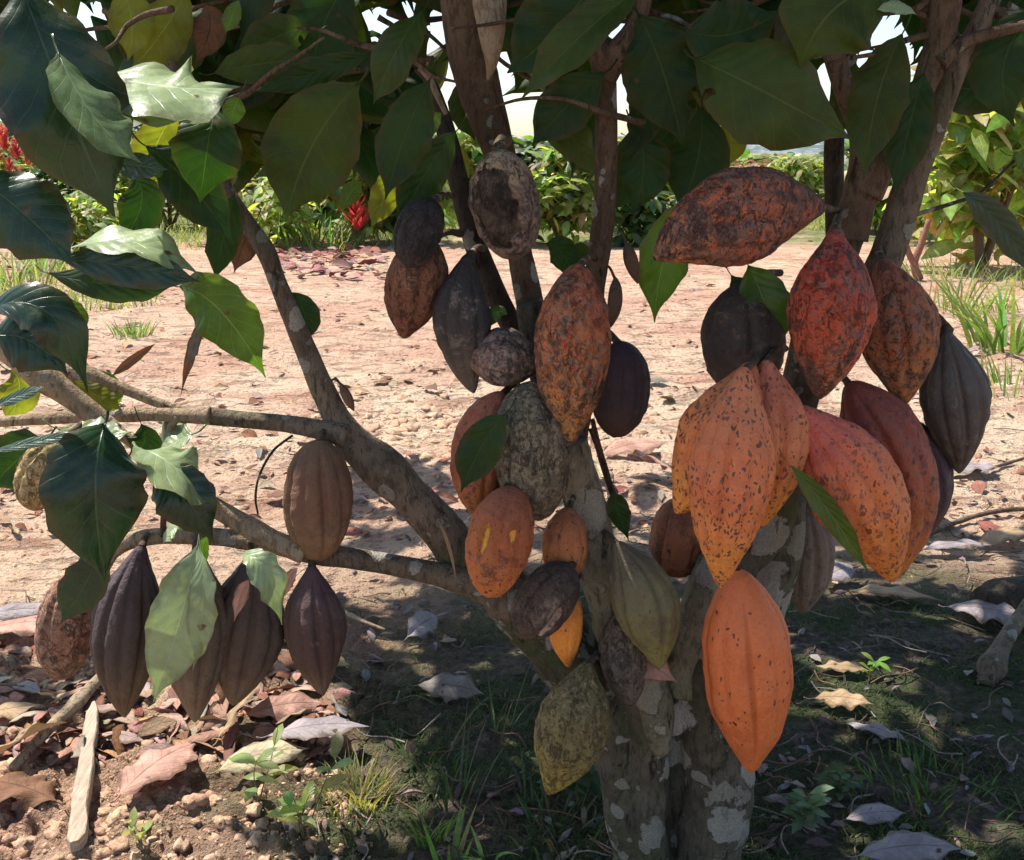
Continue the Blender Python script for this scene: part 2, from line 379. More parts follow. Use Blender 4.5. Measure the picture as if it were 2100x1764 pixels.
# humus and moss under the tree, darkened to carry its shade as well
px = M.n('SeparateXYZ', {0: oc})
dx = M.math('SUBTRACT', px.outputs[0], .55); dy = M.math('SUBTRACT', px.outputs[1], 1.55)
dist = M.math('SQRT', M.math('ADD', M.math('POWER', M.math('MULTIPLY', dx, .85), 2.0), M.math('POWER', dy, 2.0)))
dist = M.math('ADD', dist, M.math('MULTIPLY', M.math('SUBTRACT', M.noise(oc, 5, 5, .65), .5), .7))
hum_shade = M.step(dist, .55, 1.25, 1, 0)
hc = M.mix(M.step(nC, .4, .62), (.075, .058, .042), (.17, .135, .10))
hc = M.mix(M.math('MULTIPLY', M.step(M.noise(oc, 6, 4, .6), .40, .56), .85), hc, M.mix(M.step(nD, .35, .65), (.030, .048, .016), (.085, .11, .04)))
c = M.mix(hum_shade, c, hc)
# thin dry grass farther off
far = M.math('MULTIPLY', M.step(M.math('ADD', px.outputs[1], M.math('MULTIPLY', M.noise(oc, .9, 4), 3.0)), 12.3, 13.6), M.step(M.noise(oc, 1.6, 4, .7), .30, .50))
c = M.mix(far, c, M.mix(M.step(nB, .4, .6), (.11, .15, .04), (.26, .25, .11)))
h = M.math('ADD', M.math('ADD', M.math('SUBTRACT', M.math('MULTIPLY', nC, 1.3), M.math('MULTIPLY', M.step(sk2, .54, .62), .9)), M.math('MULTIPLY', nD, .5)), M.math('ADD', M.math('MULTIPLY', fl, .4), nB))
M.put(M.b.inputs['Base Color'], c); M.b.inputs['Roughness'].default_value = .95; M.b.inputs['Specular IOR Level'].default_value = .15
M.put(M.b.inputs['Normal'], M.bump(h, 1.0, .02))
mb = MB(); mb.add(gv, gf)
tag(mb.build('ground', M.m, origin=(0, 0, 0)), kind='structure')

# far hill
M = NT('hillside'); oc = M.coords(); n1 = M.noise(oc, .12, 6, .7); n2 = M.noise(oc, .5, 5, .7)
c = M.mix(M.step(n1, .42, .58), (.17, .20, .20), (.08, .115, .10)); c = M.mix(M.step(n2, .55, .66), c, (.27, .28, .30))
M.put(M.b.inputs['Base Color'], c); M.b.inputs['Roughness'].default_value = 1; M.put(M.b.inputs['Normal'], M.bump(n2, .6, 2.0))
mb = MB(); vs = []; 
for i in range(121):
    x = -160 + 4 * i
    h = 2.8 + 7.0 * math.exp(-((x - 62) / 30) ** 2) + 1.2 * noise.noise(Vector((x * .06, 0, 0)))
    for j in range(13):
        u = j / 12; zz = h * math.sin(u * math.pi / 2) ** 1.3
        vs.append((x, 170 + 60 * u + 6 * noise.noise(Vector((x * .05, u * 3, 2))), -.5 + zz + .35 * noise.noise(Vector((x * .3, u * 8, 5)))))
mb.add(vs, [(i * 13 + j, i * 13 + 13 + j, i * 13 + 14 + j, i * 13 + j + 1) for i in range(120) for j in range(12)])
tag(mb.build('hill', M.m, origin=(0, 0, 0)), kind='structure')

# ------------------------------------------------------------------ the cacao tree
BASE = P(1395, 1764, 1.27); BASE.z = 0
tree = tag(empty('cacao_tree', BASE), 'old cacao tree with lichen-spotted bole and pods growing on its stems, in the foreground', 'tree')
def br(pts, Y0=1.25):
    """(x, y, width px[, Y]) -> tube points"""
    out = []
    for q in pts:
        Y = q[3] if len(q) > 3 else Y0
        out.append((P(q[0], q[1], Y), q[2] * .5 * mpp(q[1], Y)))
    return out
# bole and main stems grown into one surface
tm = MB()
g0 = lambda x, Y, w: (Vector((P(x, 1700, Y).x, Y, -.06)), w)
tube(tm, [(Vector((BASE.x - .055, 1.26, -.05)), .09)] + br([(1318, 1764, 128), (1302, 1680, 122), (1288, 1590, 118), (1268, 1510, 128), (1225, 1425, 140), (1165, 1345, 146), (1100, 1270, 138), (1035, 1208, 116), (985, 1165, 100), (925, 1108, 90)], 1.27), 28, 7, .13, 17, 1)
tube(tm, [(Vector((BASE.x + .035, 1.25, -.05)), .09)] + br([(1452, 1764, 138), (1464, 1680, 138), (1475, 1580, 145), (1470, 1470, 150), (1450, 1380, 150), (1440, 1290, 120)], 1.25), 28, 7, .14, 17, 2)
tube(tm, [(Vector((BASE.x, 1.35, -.05)), .09)] + br([(1385, 1764, 120), (1380, 1600, 130), (1365, 1480, 150), (1350, 1380, 150)], 1.305), 28, 7, .14, 18, 3)
tube(tm, br([(1340, 1790, 70), (1335, 1690, 66), (1340, 1600, 64), (1335, 1520, 70), (1320, 1440, 76), (1300, 1360, 70)], 1.235), 18, 7, .16, 20, 9)
tube(tm, br([(1395, 1480, 90), (1330, 1400, 100), (1275, 1290, 100), (1235, 1190, 85), (1210, 1090, 78), (1185, 990, 76), (1170, 920, 72), (1140, 830, 66), (1105, 730, 64), (1085, 620, 58)], 1.24), 22, 6, .05, 24, 4)
tube(tm, br([(1440, 1380, 110), (1440, 1280, 90), (1470, 1190, 80), (1530, 1140, 85), (1575, 1080, 92), (1600, 990, 90), (1620, 880, 85), (1645, 780, 82), (1675, 640, 80), (1715, 540, 78), (1740, 470, 76)], 1.27), 22, 6, .05, 24, 5)
tube(tm, br([(1350, 1440, 90), (1310, 1330, 85), (1290, 1240, 70)], 1.31), 20, 5, .07, 24, 6)
tube(tm, br([(1500, 1400, 110), (1560, 1260, 95), (1600, 1130, 90), (1610, 1020, 85)], 1.31), 20, 5, .07, 24, 7)
trunk = tm.build('trunk', BARK, tree)
rm = trunk.modifiers.new('fuse', 'REMESH'); rm.mode = 'VOXEL'; rm.voxel_size = .0034; rm.use_smooth_shade = True
sm = trunk.modifiers.new('soft', 'SMOOTH'); sm.factor = .5; sm.iterations = 4

def branch(pts, mat, seed, Y0=1.25, bump=.05, nseg=18, knots=.25, name='branch'):
    mb = MB(); tube(mb, br(pts, Y0), nseg, 8, bump, 30, seed, knots=knots)
    return mb.build(name, mat, tree)
branch([(960, 1165, 85), (905, 1085, 88), (800, 975, 74), (715, 895, 66), (668, 812, 50), (628, 720, 46), (595, 640, 40), (568, 575, 36), (545, 515, 40), (505, 455, 34), (465, 390, 30), (420, 320, 26, 1.28), (370, 210, 22, 1.32), (340, 40, 18, 1.36), (330, -150, 14, 1.4)], BARKB, 11, 1.27)
branch([(710, 895, 50), (660, 882, 42), (590, 870, 36), (500, 861, 35), (425, 853, 38)], BARKB, 12, 1.25, knots=.1)
branch([(432, 853, 37), (390, 853, 32), (300, 850, 27), (200, 853, 27), (100, 858, 26), (-40, 868, 20)], BARKP, 13, 1.245, knots=.3)
branch([(365, 855, 18), (352, 872, 15), (348, 895, 12)], BARKP, 14, 1.24)
branch([(1060, 1240, 70), (1000, 1205, 70), (940, 1188, 58), (880, 1173, 48), (760, 1151, 44), (640, 1133, 46), (595, 1125, 40)], BARKB, 15, 1.24, knots=.5)
branch([(625, 1135, 46), (560, 1108, 44), (500, 1075, 42), (440, 1040, 38), (400, 1010, 28), (340, 955, 22), (285, 918, 22), (235, 880, 28)], BARKP, 16, 1.21, knots=.5)
branch([(240, 884, 30), (190, 848, 44), (120, 795, 50), (50, 745, 48), (-50, 680, 44)], BARKP, 17, 1.19, knots=.3)
branch([(600, 1128, 36), (520, 1110, 34), (430, 1100, 34), (340, 1098, 36), (270, 1108, 36), (232, 1132, 30), (215, 1165, 22)], BARKP, 18, 1.23, knots=.3)
branch([(110, 758, 26), (180, 772, 28), (260, 800, 24), (340, 832, 20), (410, 850, 16)], BARKP, 19, 1.27, knots=.5)
branch([(335, 1100, 14), (335, 1070, 12), (337, 1030, 11)], BARKR, 20, 1.22)
branch([(600, 893, 5), (560, 925, 5), (532, 975, 5), (524, 1020, 5), (529, 1055, 4)], BARKD, 21, 1.24, nseg=8, name='tendril')
branch([(682, 800, 5), (678, 785, 5), (685, 778, 5), (698, 786, 5)], BARKR, 22, 1.24, nseg=8, name='tendril')
# middle stems
branch([(1172, 905, 64), (1185, 960, 72), (1205, 1050, 80), (1228, 1150, 88), (1262, 1260, 92), (1310, 1370, 88), (1345, 1450, 70), (1355, 1540, 40)], BARKG, 40, 1.215, bump=.09, nseg=24)
branch([(1470, 1130, 56), (1448, 1190, 66), (1425, 1260, 70), (1408, 1340, 72), (1400, 1420, 60)], BARKG, 41, 1.23, bump=.09, nseg=22)
branch([(1090, 640, 58), (1078, 580, 56), (1066, 520, 50), (1052, 440, 50, 1.29), (1035, 350, 58, 1.31), (1010, 270, 74, 1.32), (985, 190, 88, 1.33), (966, 110, 96, 1.33), (957, 20, 104, 1.33), (950, -150, 104, 1.33)], BARKR, 23, 1.27, nseg=26)
branch([(1000, 165, 4, 1.285), (1008, 130, 26, 1.28), (1008, 70, 54, 1.28), (1004, 0, 66, 1.29), (1000, -140, 70, 1.29)], BARKP, 24, 1.29)
branch([(1085, 730, 44), (1040, 650, 46), (985, 530, 46), (960, 450, 44), (940, 370, 42), (920, 290, 40), (900, 220, 34), (880, 165, 22), (855, 140, 14)], BARKD, 25, 1.30)
branch([(860, 140, 12), (880, 160, 14), (896, 195, 13), (915, 235, 10)], BARKP, 26, 1.27, nseg=10)
branch([(1185, 900, 40, 1.3), (1200, 750, 42, 1.3), (1213, 620, 44), (1225, 540, 46), (1237, 450, 46), (1243, 350, 46), (1243, 250, 46), (1240, 170, 50), (1236, 120, 52), (1215, 70, 44), (1190, -60, 40)], BARKR, 27, 1.26, nseg=22)
branch([(1240, 165, 36), (1262, 118, 36), (1292, 70, 34), (1318, 10, 34), (1340, -120, 30)], BARKR, 28, 1.255)
branch([(1215, 860, 10), (1228, 920, 14), (1246, 980, 15), (1262, 1030, 12), (1275, 1070, 9)], BARKR, 29, 1.27, nseg=10)
branch([(1210, 880, 8), (1222, 910, 9), (1232, 940, 9)], BARKR, 30, 1.26, nseg=8)
# right stems
branch([(1740, 490, 76), (1752, 440, 74), (1772, 380, 66), (1776, 330, 54), (1760, 260, 46), (1735, 190, 44), (1712, 120, 44), (1690, 40, 42), (1670, -120, 40)], BARKR, 31, 1.25, nseg=22)
branch([(1778, 400, 56), (1812, 340, 48), (1852, 265, 44), (1888, 190, 46), (1915, 120, 54), (1935, 40, 62), (1945, -120, 64)], BARKR, 32, 1.24, nseg=22)
branch([(1730, 660, 70, 1.3), (1775, 600, 68, 1.3), (1812, 540, 70), (1838, 470, 68), (1862, 390, 64), (1890, 310, 60), (1925, 220, 56), (1965, 130, 48), (2010, 50, 44), (2060, -80, 40)], BARKB, 33, 1.28, nseg=22)
branch([(1925, 130, 40), (1965, 95, 30), (2020, 72, 25), (2120, 48, 22)], BARKR, 34, 1.23)
branch([(1712, 560, 38), (1712, 450, 38), (1710, 340, 40), (1715, 240, 38), (1735, 100, 32), (1740, -100, 30)], BARKD, 35, 1.36)
branch([(1850, 455, 12), (1880, 440, 9), (1960, 415, 8), (2010, 395, 6), (2080, 330, 5)], BARKD, 36, 1.3, nseg=8)
branch([(890, 120, 12, 1.4), (820, 130, 12, 1.4), (700, 150, 11, 1.4), (560, 170, 10, 1.4), (440, 215, 9, 1.4)], BARKR, 37, 1.4, nseg=8)

# ---- leaves you can single out
CAMDIR = lambda p: (CAM - p).normalized()
LEAVES = [
 # mat, base, mid, tip, width, Y, dYmid, dYtip, tilt(normal towards up), aL, aR, curl
 ('op', (40, -40), (130, 200), (235, 445), 250, 1.00, -.02, .0, 8, 14, 8, 20),
 ('mid', (120, 110), (190, 235), (290, 335), 115, .96, -.03, -.02, 46, 10, 20, 10),  # added blade standing for the sunlit patch on the big leaf
 ('pale', (205, 150), (340, 178), (492, 178), 120, 1.10, -.05, -.02, 66, 8, 6, 10),
 ('pale', (225, 215), (330, 225), (440, 245), 80, 1.06, -.03, .0, 60, 10, 10, 0),
 ('dk', (440, 215), (425, 310), (410, 415), 140, 1.12, -.03, .0, 0, 10, 10, 15),
 ('yg', (360, 230), (320, 300), (285, 395), 90, 1.18, .0, .0, -10, 10, 10, 10),
 ('ol', (735, 170), (640, 300), (585, 455), 190, 1.16, .0, .0, 0, 8, 12, 12),
 ('op', (-60, 360), (50, 440), (150, 545), 170, 1.00, .0, .0, 0, 8, 10, 18),
 ('pale', (125, 515), (280, 498), (415, 572), 62, 1.04, -.02, .0, 58, 10, 10, 5),  # sunlit upper half of one leaf, its light put into the colour
 ('op', (120, 530), (270, 548), (412, 578), 85, 1.02, -.01, .0, 5, 10, 10, 12),  # shaded lower half of the same leaf, its shade put into the colour
 ('dk', (100, 560), (240, 585), (370, 580), 70, 1.06, -.02, .0, 10, 20, 0, 12),
 ('br', (368, 588), (455, 640), (545, 775), 120, 1.14, -.02, .0, -20, 12, 16, 10),
 ('dk', (585, 600), (625, 645), (630, 700), 62, 1.28, .0, .0, 0, 10, 10, 10),
 ('op', (-30, 640), (95, 640), (180, 805), 95, 1.05, -.02, .0, 30, 35, 0, 20),
 ('op', (-20, 690), (60, 700), (140, 770), 130, 1.07, .0, .0, 0, 10, 10, 18),
 ('br', (80, 620), (140, 640), (170, 700), 60, 1.09, .0, .0, 50, 10, 10, 10),
 ('dk', (90, 900), (40, 940), (-30, 1010), 120, 1.12, .0, .0, 0, 10, 10, 10),
 ('op', (215, 870), (195, 1000), (215, 1195), 200, 1.04, -.05, -.03, -5, 16, 22, 25),
 ('pale', (288, 920), (360, 958), (440, 1030), 105, 1.12, -.03, .0, 52, 10, 10, 5),  # upper part of one leaf, painted pale where the sun strikes it
 ('op', (318, 960), (375, 1015), (440, 1115), 120, 1.095, -.01, .0, 0, 14, 14, 20),  # lower part of that leaf, painted dark for its shade
 ('op', (212, 1125), (172, 1200), (124, 1280), 92, 1.10, .0, .0, 0, 12, 12, 10),
 ('pale', (405, 1120), (370, 1270), (315, 1440), 120, 1.12, -.02, .0, 18, 12, 30, 8),
 ('pale', (412, 1130), (415, 1250), (395, 1375), 62, 1.11, -.02, .0, 14, 25, 5, 8),
 ('pale', (495, 1135), (545, 1175), (578, 1282), 66, 1.13, -.02, .0, 20, 20, 15, 10),
 ('pale', (335, 1115), (355, 1085), (375, 1090), 34, 1.15, .0, .0, 50, 10, 10, 10),
 ('br', (425, 1100), (415, 1130), (420, 1170), 26, 1.14, .0, .0, 0, 10, 10, 10),
 ('pale', (120, 880), (190, 895), (265, 885), 75, 1.13, .0, .0, 45, 10, 10, 10),
 ('dk', (290, 870), (295, 910), (262, 935), 70, 1.2, .0, .0, 0, 10, 10, 10),
 ('pale', (395, 890), (345, 915), (295, 950), 90, 1.22, .0, .0, 55, 10, 10, 10),
 ('yg', (150, 780), (205, 815), (250, 840), 50, 1.24, .0, .0, 0, 10, 10, 10),
 ('br', (195, 760), (225, 800), (220, 850), 50, 1.27, .0, .0, 0, 10, 10, 10),
 ('yg', (20, 760), (40, 800), (10, 880), 80, 1.28, .0, .0, 0, 10, 10, 10),
 ('brown', (318, 705), (270, 740), (225, 775), 20, 1.22, .0, .0, 0, 30, 30, 10),
 ('brown', (430, 640), (400, 700), (370, 815), 24, 1.2, .0, .0, 0, 30, 30, 10),
 ('grey', (405, 670), (398, 710), (385, 750), 26, 1.19, .0, .0, 20, 30, 20, 10),
 ('gl', (-30, 930), (80, 905), (178, 886), 22, 1.1, .0, .0, 30, 10, 10, 10),
 ('gl', (-20, 836), (40, 812), (95, 792), 24, 1.15, .0, .0, 30, 10, 10, 10),
 # upper middle
 ('dk', (880, 165), (830, 280), (790, 410), 110, 1.19, .0, .0, 0, 10, 10, 12),
 ('dk', (935, 270), (870, 360), (815, 475), 90, 1.21, .0, .0, -10, 12, 10, 10),
 ('yg', (815, 330), (790, 400), (760, 470), 60, 1.24, .0, .0, -10, 10, 10, 10),
 ('ol', (868, 20), (810, 110), (765, 215), 90, 1.13, -.03, .0, 25, 16, 6, 10),
 ('br', (905, 232), (885, 255), (866, 302), 32, 1.2, .0, .0, 0, 10, 10, 10),
 ('br', (1040, 645), (1015, 643), (990, 680), 34, 1.18, .0, .0, 20, 10, 10, 25),
 ('yg', (925, 290), (945, 330), (955, 390), 34, 1.34, .0, .0, 0, 10, 10, 10),
 ('ol', (1320, -30), (1190, 75), (1068, 205), 100, 1.10, -.02, .0, 15, 28, 8, 5),
 ('dk', (1240, -60), (1140, 60), (1040, 150), 170, 1.18, .0, .0, 0, 10, 10, 10),
 ('dk', (1240, 150), (1160, 220), (1090, 300), 110, 1.24, .0, .0, 0, 10, 10, 10),
 ('dk', (1310, 30), (1360, 150), (1400, 300), 170, 1.24, .0, .0, 0, 10, 10, 10),
 ('dk', (1330, 130), (1330, 220), (1290, 330), 80, 1.3, .0, .0, 0, 10, 10, 10),
 ('dk', (1300, 260), (1320, 340), (1295, 440), 110, 1.3, .0, .0, 0, 10, 10, 10),
 ('br', (1420, 410), (1365, 520), (1342, 662), 105, 1.32, .0, .0, -10, 12, 12, 10),
 ('dk', (1440, 220), (1430, 330), (1390, 440), 130, 1.33, .0, .0, 0, 10, 10, 10),
 ('dk', (1120, 500), (1155, 520), (1175, 580), 62, 1.31, .0, .0, 0, 10, 10, 10),
 ('ol', (1180, 500), (1190, 520), (1180, 550), 40, 1.33, .0, .0, 30, 10, 10, 10),
 ('ol', (990, 150), (960, 215), (975, 290), 80, 1.36, .0, .0, 0, 10, 14, 12),
 ('br', (1120, 190), (1140, 235), (1135, 290), 60, 1.36, .0, .0, -10, 10, 14, 12),
 ('yg', (1480, 250), (1500, 290), (1490, 345), 60, 1.38, .0, .0, -10, 10, 14, 12),
 ('br', (700, 430), (720, 395), (745, 370), 40, 1.36, .0, .0, 10, 10, 14, 12),
 # upper right
 ('ol', (1425, 120), (1570, 190), (1745, 285), 200, 1.13, -.04, .0, 12, 8, 8, 14),
 ('dk', (1400, 60), (1500, 70), (1600, 20), 150, 1.2, .0, .0, 0, 10, 10, 10),
 ('ol', (1830, -30), (1710, 20), (1640, 140), 210, 1.09, -.02, .0, 10, 10, 10, 16),
 ('ol', (1850, 70), (1800, 200), (1770, 370), 120, 1.16, .0, .0, 0, 10, 10, 12),
 ('dk', (1895, 150), (1865, 260), (1835, 405), 95, 1.19, .0, .0, 0, 14, 10, 12),
 ('ol', (1755, 130), (1745, 200), (1750, 290), 80, 1.29, .0, .0, 0, 10, 10, 10),
 ('pale', (1800, 20), (1840, 15), (1880, 30), 26, 1.06, .0, .0, 50, 10, 10, 10),
 ('br', (1535, 545), (1570, 630), (1592, 725), 110, 1.17, -.02, .0, 0, 12, 16, 10),
 ('dk', (1500, 565), (1545, 620), (1600, 660), 80, 1.19, .0, .0, 0, 10, 10, 10),
 ('dk', (1035, 850), (985, 920), (945, 1010), 90, 1.09, .0, .0, 0, 10, 10, 10),
 ('br', (1622, 955), (1700, 1050), (1785, 1180), 48, 1.005, .0, .01, 5, 22, 14, 5),
 ('dk', (1260, 1010), (1268, 1045), (1290, 1110), 46, 1.2, .0, .0, 0, 10, 10, 10),
 ('op', (1975, 395), (2050, 460), (2130, 580), 62, 1.0, .0, .0, 10, 16, 10, 10),
 ('dk', (2110, 130), (2000, 180), (1905, 160), 110, 1.3, .0, .0, 0, 10, 10, 10),
 ('dk', (2130, 20), (2060, 130), (2080, 260), 130, 1.25, .0, .0, 0, 10, 10, 10),
 ('dk', (1905, 170), (1890, 240), (1880, 320), 80, 1.33, .0, .0, 0, 10, 10, 10),
 ('br', (2080, 320), (2110, 330), (2130, 350), 50, 1.3, .0, .0, 20, 10, 10, 10),
 # upper left
 ('yg', (245, -30), (270, 40), (262, 125), 95, 1.3, .0, .0, 0, 10, 10, 10),
 ('yg', (385, -20), (330, 70), (270, 140), 110, 1.33, .0, .0, 0, 10, 10, 10),
 ('brown', (420, 10), (430, 60), (400, 130), 70, 1.35, .0, .0, 0, 10, 10, 10),
 ('br', (490, 0), (475, 35), (462, 68), 36, 1.2, .0, .0, 0, 10, 10, 10),
 ('ol', (440, 150), (540, 130), (660, 120), 80, 1.24, .0, .0, 0, 10, 10, 10),
 ('dk', (760, 110), (640, 150), (520, 190), 60, 1.2, .0, .0, 0, 10, 10, 10),
 ('ol', (640, 60), (560, 80), (480, 150), 90, 1.3, .0, .0, 0, 10, 10, 10),
 ('dk', (720, -40), (660, 60), (640, 180), 150, 1.33, .0, .0, 0, 10, 10, 10),
 ('dk', (300, 300), (390, 380), (480, 500), 110, 1.16, .0, .0, 0, 10, 10, 10),
 ('dk', (270, 360), (290, 420), (240, 510), 90, 1.1, .0, .0, 0, 10, 10, 10),
 ('dk', (480, 400), (460, 480), (440, 580), 70, 1.22, .0, .0, 0, 10, 10, 10),
 ('brown', (520, 460), (500, 500), (480, 560), 60, 1.28, .0, .0, 0, 10, 10, 10),
 ('br', (490, 200), (480, 225), (470, 265), 45, 1.16, .0, .0, -20, 10, 10, 10),
 ('gl', (225, 330), (280, 340), (345, 348), 55, 1.02, .0, .0, 30, 10, 10, 10),
 ('pink', (1285, 1320), (1325, 1355), (1390, 1400), 68, 1.17, .0, .0, 10, 20, 10, 10),
 ('dead', (935, 1190), (920, 1120), (895, 1060), 8, 1.22, .0, .0, 0, 10, 10, 10),
 ('pink', (510, 1190), (495, 1220), (480, 1275), 30, 1.11, .0, .0, 10, 20, 10, 10),
 ('pink', (610, 1165), (592, 1190), (585, 1225), 26, 1.13, .0, .0, 10, 20, 10, 10),
]
for i, (mt, b, m, t, wd, Y, dm, dt, tilt, aL, aR, curl) in enumerate(LEAVES):
    pb = P(*b, Y); pm = P(*m, Y + dm); pt = P(*t, Y + dt); wm = wd * mpp(m[1], Y)
    T = (pt - pb).normalized(); N = CAMDIR(pm); N = (N - T * N.dot(T)).normalized()
    if tilt:
        U = Vector((0, 0, 1)); U = U - T * U.dot(T)
        if U.length > .05:
            U.normalize(); ang = N.angle(U); k = min(1, R(abs(tilt)) / max(ang, 1e-3)) * (1 if tilt > 0 else -1)
            N = Quaternion(N.cross(U), ang * k) @ N if N.cross(U).length > 1e-4 else N
            wm /= max(.45, math.cos(min(abs(R(tilt)), ang)))
    mb = MB(); leaf(mb, pb, pm, pt, wm, N, aL, aR, curl, .06, seed=i + 50, nv=22, nh=6, petiole=.018 if wd > 40 else 0, torn=.25 if mt in ('dead', 'pink', 'pale') else .15)
    mb.build('leaf', LM[mt], tree)

# ---- the rest of the crown, in view behind those leaves and unseen above the frame, placed to shape the shade
HOLES = [(1815, 60, 34), (1275, 190, 34), (1085, 240, 38), (1030, 180, 26), (170, 60, 42), (1620, 320, 95), (730, 40, 20), (893, 55, 18), (2040, 210, 40), (1290, 20, 20), (1745, 150, 12), (1870, 160, 18), (1500, 240, 16), (20, 190, 22), (1990, 330, 90), (905, 300, 40)]
LIT = []   # spots kept clear of crown leaves so the sun reaches them
for x, y, Y, r in [(345, 180, 1.08, .075), (200, 230, 1.0, .05), (270, 520, 1.02, .07), (450, 640, 1.13, .06), (130, 640, 1.05, .06), (365, 985, 1.1, .07), (370, 1250, 1.11, .10), (415, 1250, 1.11, .06), (540, 1180, 1.12, .06),
                   (300, 850, 1.24, .06), (150, 855, 1.24, .06), (120, 790, 1.19, .06), (350, 960, 1.21, .05), (90, 980, 1.13, .07), (200, 885, 1.13, .05), (560, 1105, 1.21, .05), (640, 1130, 1.22, .05),
                   (975, 380, 1.2, .035), (1020, 900, 1.16, .025), (1110, 1560, 1.18, .03), (1005, 720, 1.18, .03), (1035, 1095, 1.12, .016), (1085, 1095, 1.12, .016), (1085, 1250, 1.12, .02), (1452, 1255, 1.1, .02), (1690, 690, 1.0, .0), (1300, 1690, 1.2, .02)]:
    LIT.append((P(x, y, Y), r))
for x, y, r in [(1728, 1458, .05), (1745, 1380, .04), (1785, 1395, .025), (735, 1640, .07), (2060, 1200, .08), (1960, 1165, .06), (780, 1240, .03), (590, 1490, .08)]: LIT.append((G(x, y, .01), r))
def inpoly(x, y, poly):
    c = False; j = len(poly) - 1
    for i in range(len(poly)):
        (xi, yi), (xj, yj) = poly[i], poly[j]
        if (yi > y) != (yj > y) and x < (xj - xi) * (y - yi) / (yj - yi) + xi: c = not c
        j = i
    return c
def gxy(x, y):
    d = Vector((1, 0, 0)) * ((x - CX) / FPX) + UP * (-(y - CY) / FPX) + FW
    q = CAM + d * (-CAM.z / d.z); return (q.x, q.y)
SHADE = [gxy(*p) for p in [(690, 975), (860, 975), (1000, 985), (1330, 990), (1560, 1040), (1750, 1085), (2250, 1105)]] + [(1.9, .2), (.0, .2), (-.12, .9)] + [gxy(*p) for p in [(800, 1764), (780, 1620), (700, 1560), (690, 1400), (680, 1200)]]
SHADE2 = [gxy(*p) for p in [(-60, 1390), (210, 1375), (240, 1470), (60, 1500), (-60, 1480)]]
def blocked(c, rad):
    for p, r in LIT:
        q = c - p; a = q.dot(SUN)
        if a > 0 and (q - SUN * a).length < r + rad * .5: return True
    return False
def topix(p):
    q = p - CAM; d = q.dot(FW)
    if d < .05: return None
    return (CX + FPX * q.x / d, CY - FPX * q.dot(UP) / d)
rng = random.Random(21)
GREENS = [(.020, .052, .009), (.028, .064, .010), (.048, .072, .013), (.034, .078, .010), (.058, .078, .018), (.015, .042, .010), (.075, .10, .018)]
crown = MB(); ncan = 0
def rleaf(mb, c, L, wd, rng, nrm=None, down=.5, seed=0, nv=10, nh=3, col=None):
    a = rng.uniform(0, 6.283); T = Vector((math.cos(a), math.sin(a), -rng.uniform(0, 1.6) * down)).normalized()
    b = c - T * L * .5; t = c + T * L * .5 + Vector((0, 0, -L * .12 * down)); m = (b + t) * .5 + Vector((0, 0, L * .06))
    N = nrm or Vector((rng.gauss(0, .4), rng.gauss(0, .4), 1))
    leaf(mb, b, m, t, wd, N, rng.uniform(4, 18), rng.uniform(4, 18), rng.uniform(5, 25), .04, seed, nv, nh, col or tuple(x * rng.uniform(.8, 1.3) for x in rng.choice(GREENS)))
# overhead canopy, unseen leaves set along sun rays to cast the wanted shade
tries = 0
while ncan < 1230 and tries < 60000:
    tries += 1
    k = rng.random()
    if k < .56:
        x = rng.uniform(-.9, 2.2); y = rng.uniform(.2, 3.2); z0 = 0
        if not inpoly(x, y, SHADE): 
            continue
    elif k < .585:
        x = rng.uniform(-1.3, -.4); y = rng.uniform(1.5, 2.2); z0 = 0
        if not inpoly(x, y, SHADE2): continue
    elif k < .66:
        q = P(rng.uniform(430, 950), rng.uniform(-50, 470), rng.uniform(1.05, 1.35)); x, y, z0 = q.x, q.y, q.z
    elif k < .70:
        q = P(rng.uniform(-100, 750), rng.uniform(-100, 450), rng.uniform(.98, 1.3)); x, y, z0 = q.x, q.y, q.z
    elif k < .75:
        q = P(rng.uniform(60, 300), rng.uniform(880, 1250), 1.05); x, y, z0 = q.x, q.y, q.z
    else:
        q = P(rng.uniform(760, 2080), rng.uniform(150, 1500), rng.uniform(1.05, 1.3)); x, y, z0 = q.x, q.y, q.z
    zz = rng.uniform(1.32, 2.25)
    c = Vector((x, y, z0)) + SUN * ((zz - z0) / SUN.z)
    pxl = topix(c)
    if pxl and -150 < pxl[0] < 2250 and pxl[1] > -120: continue
    gp = c - SUN * (c.z / SUN.z)
    if not (inpoly(gp.x, gp.y, SHADE) or inpoly(gp.x, gp.y, SHADE2)) and gp.y > .9 and (z0 == 0 or rng.random() < .25) and rng.random() < .95: continue
    if blocked(c, .12): continue
    rleaf(crown, c, rng.uniform(.18, .3), rng.uniform(.07, .11), rng, down=.5, seed=tries); ncan += 1
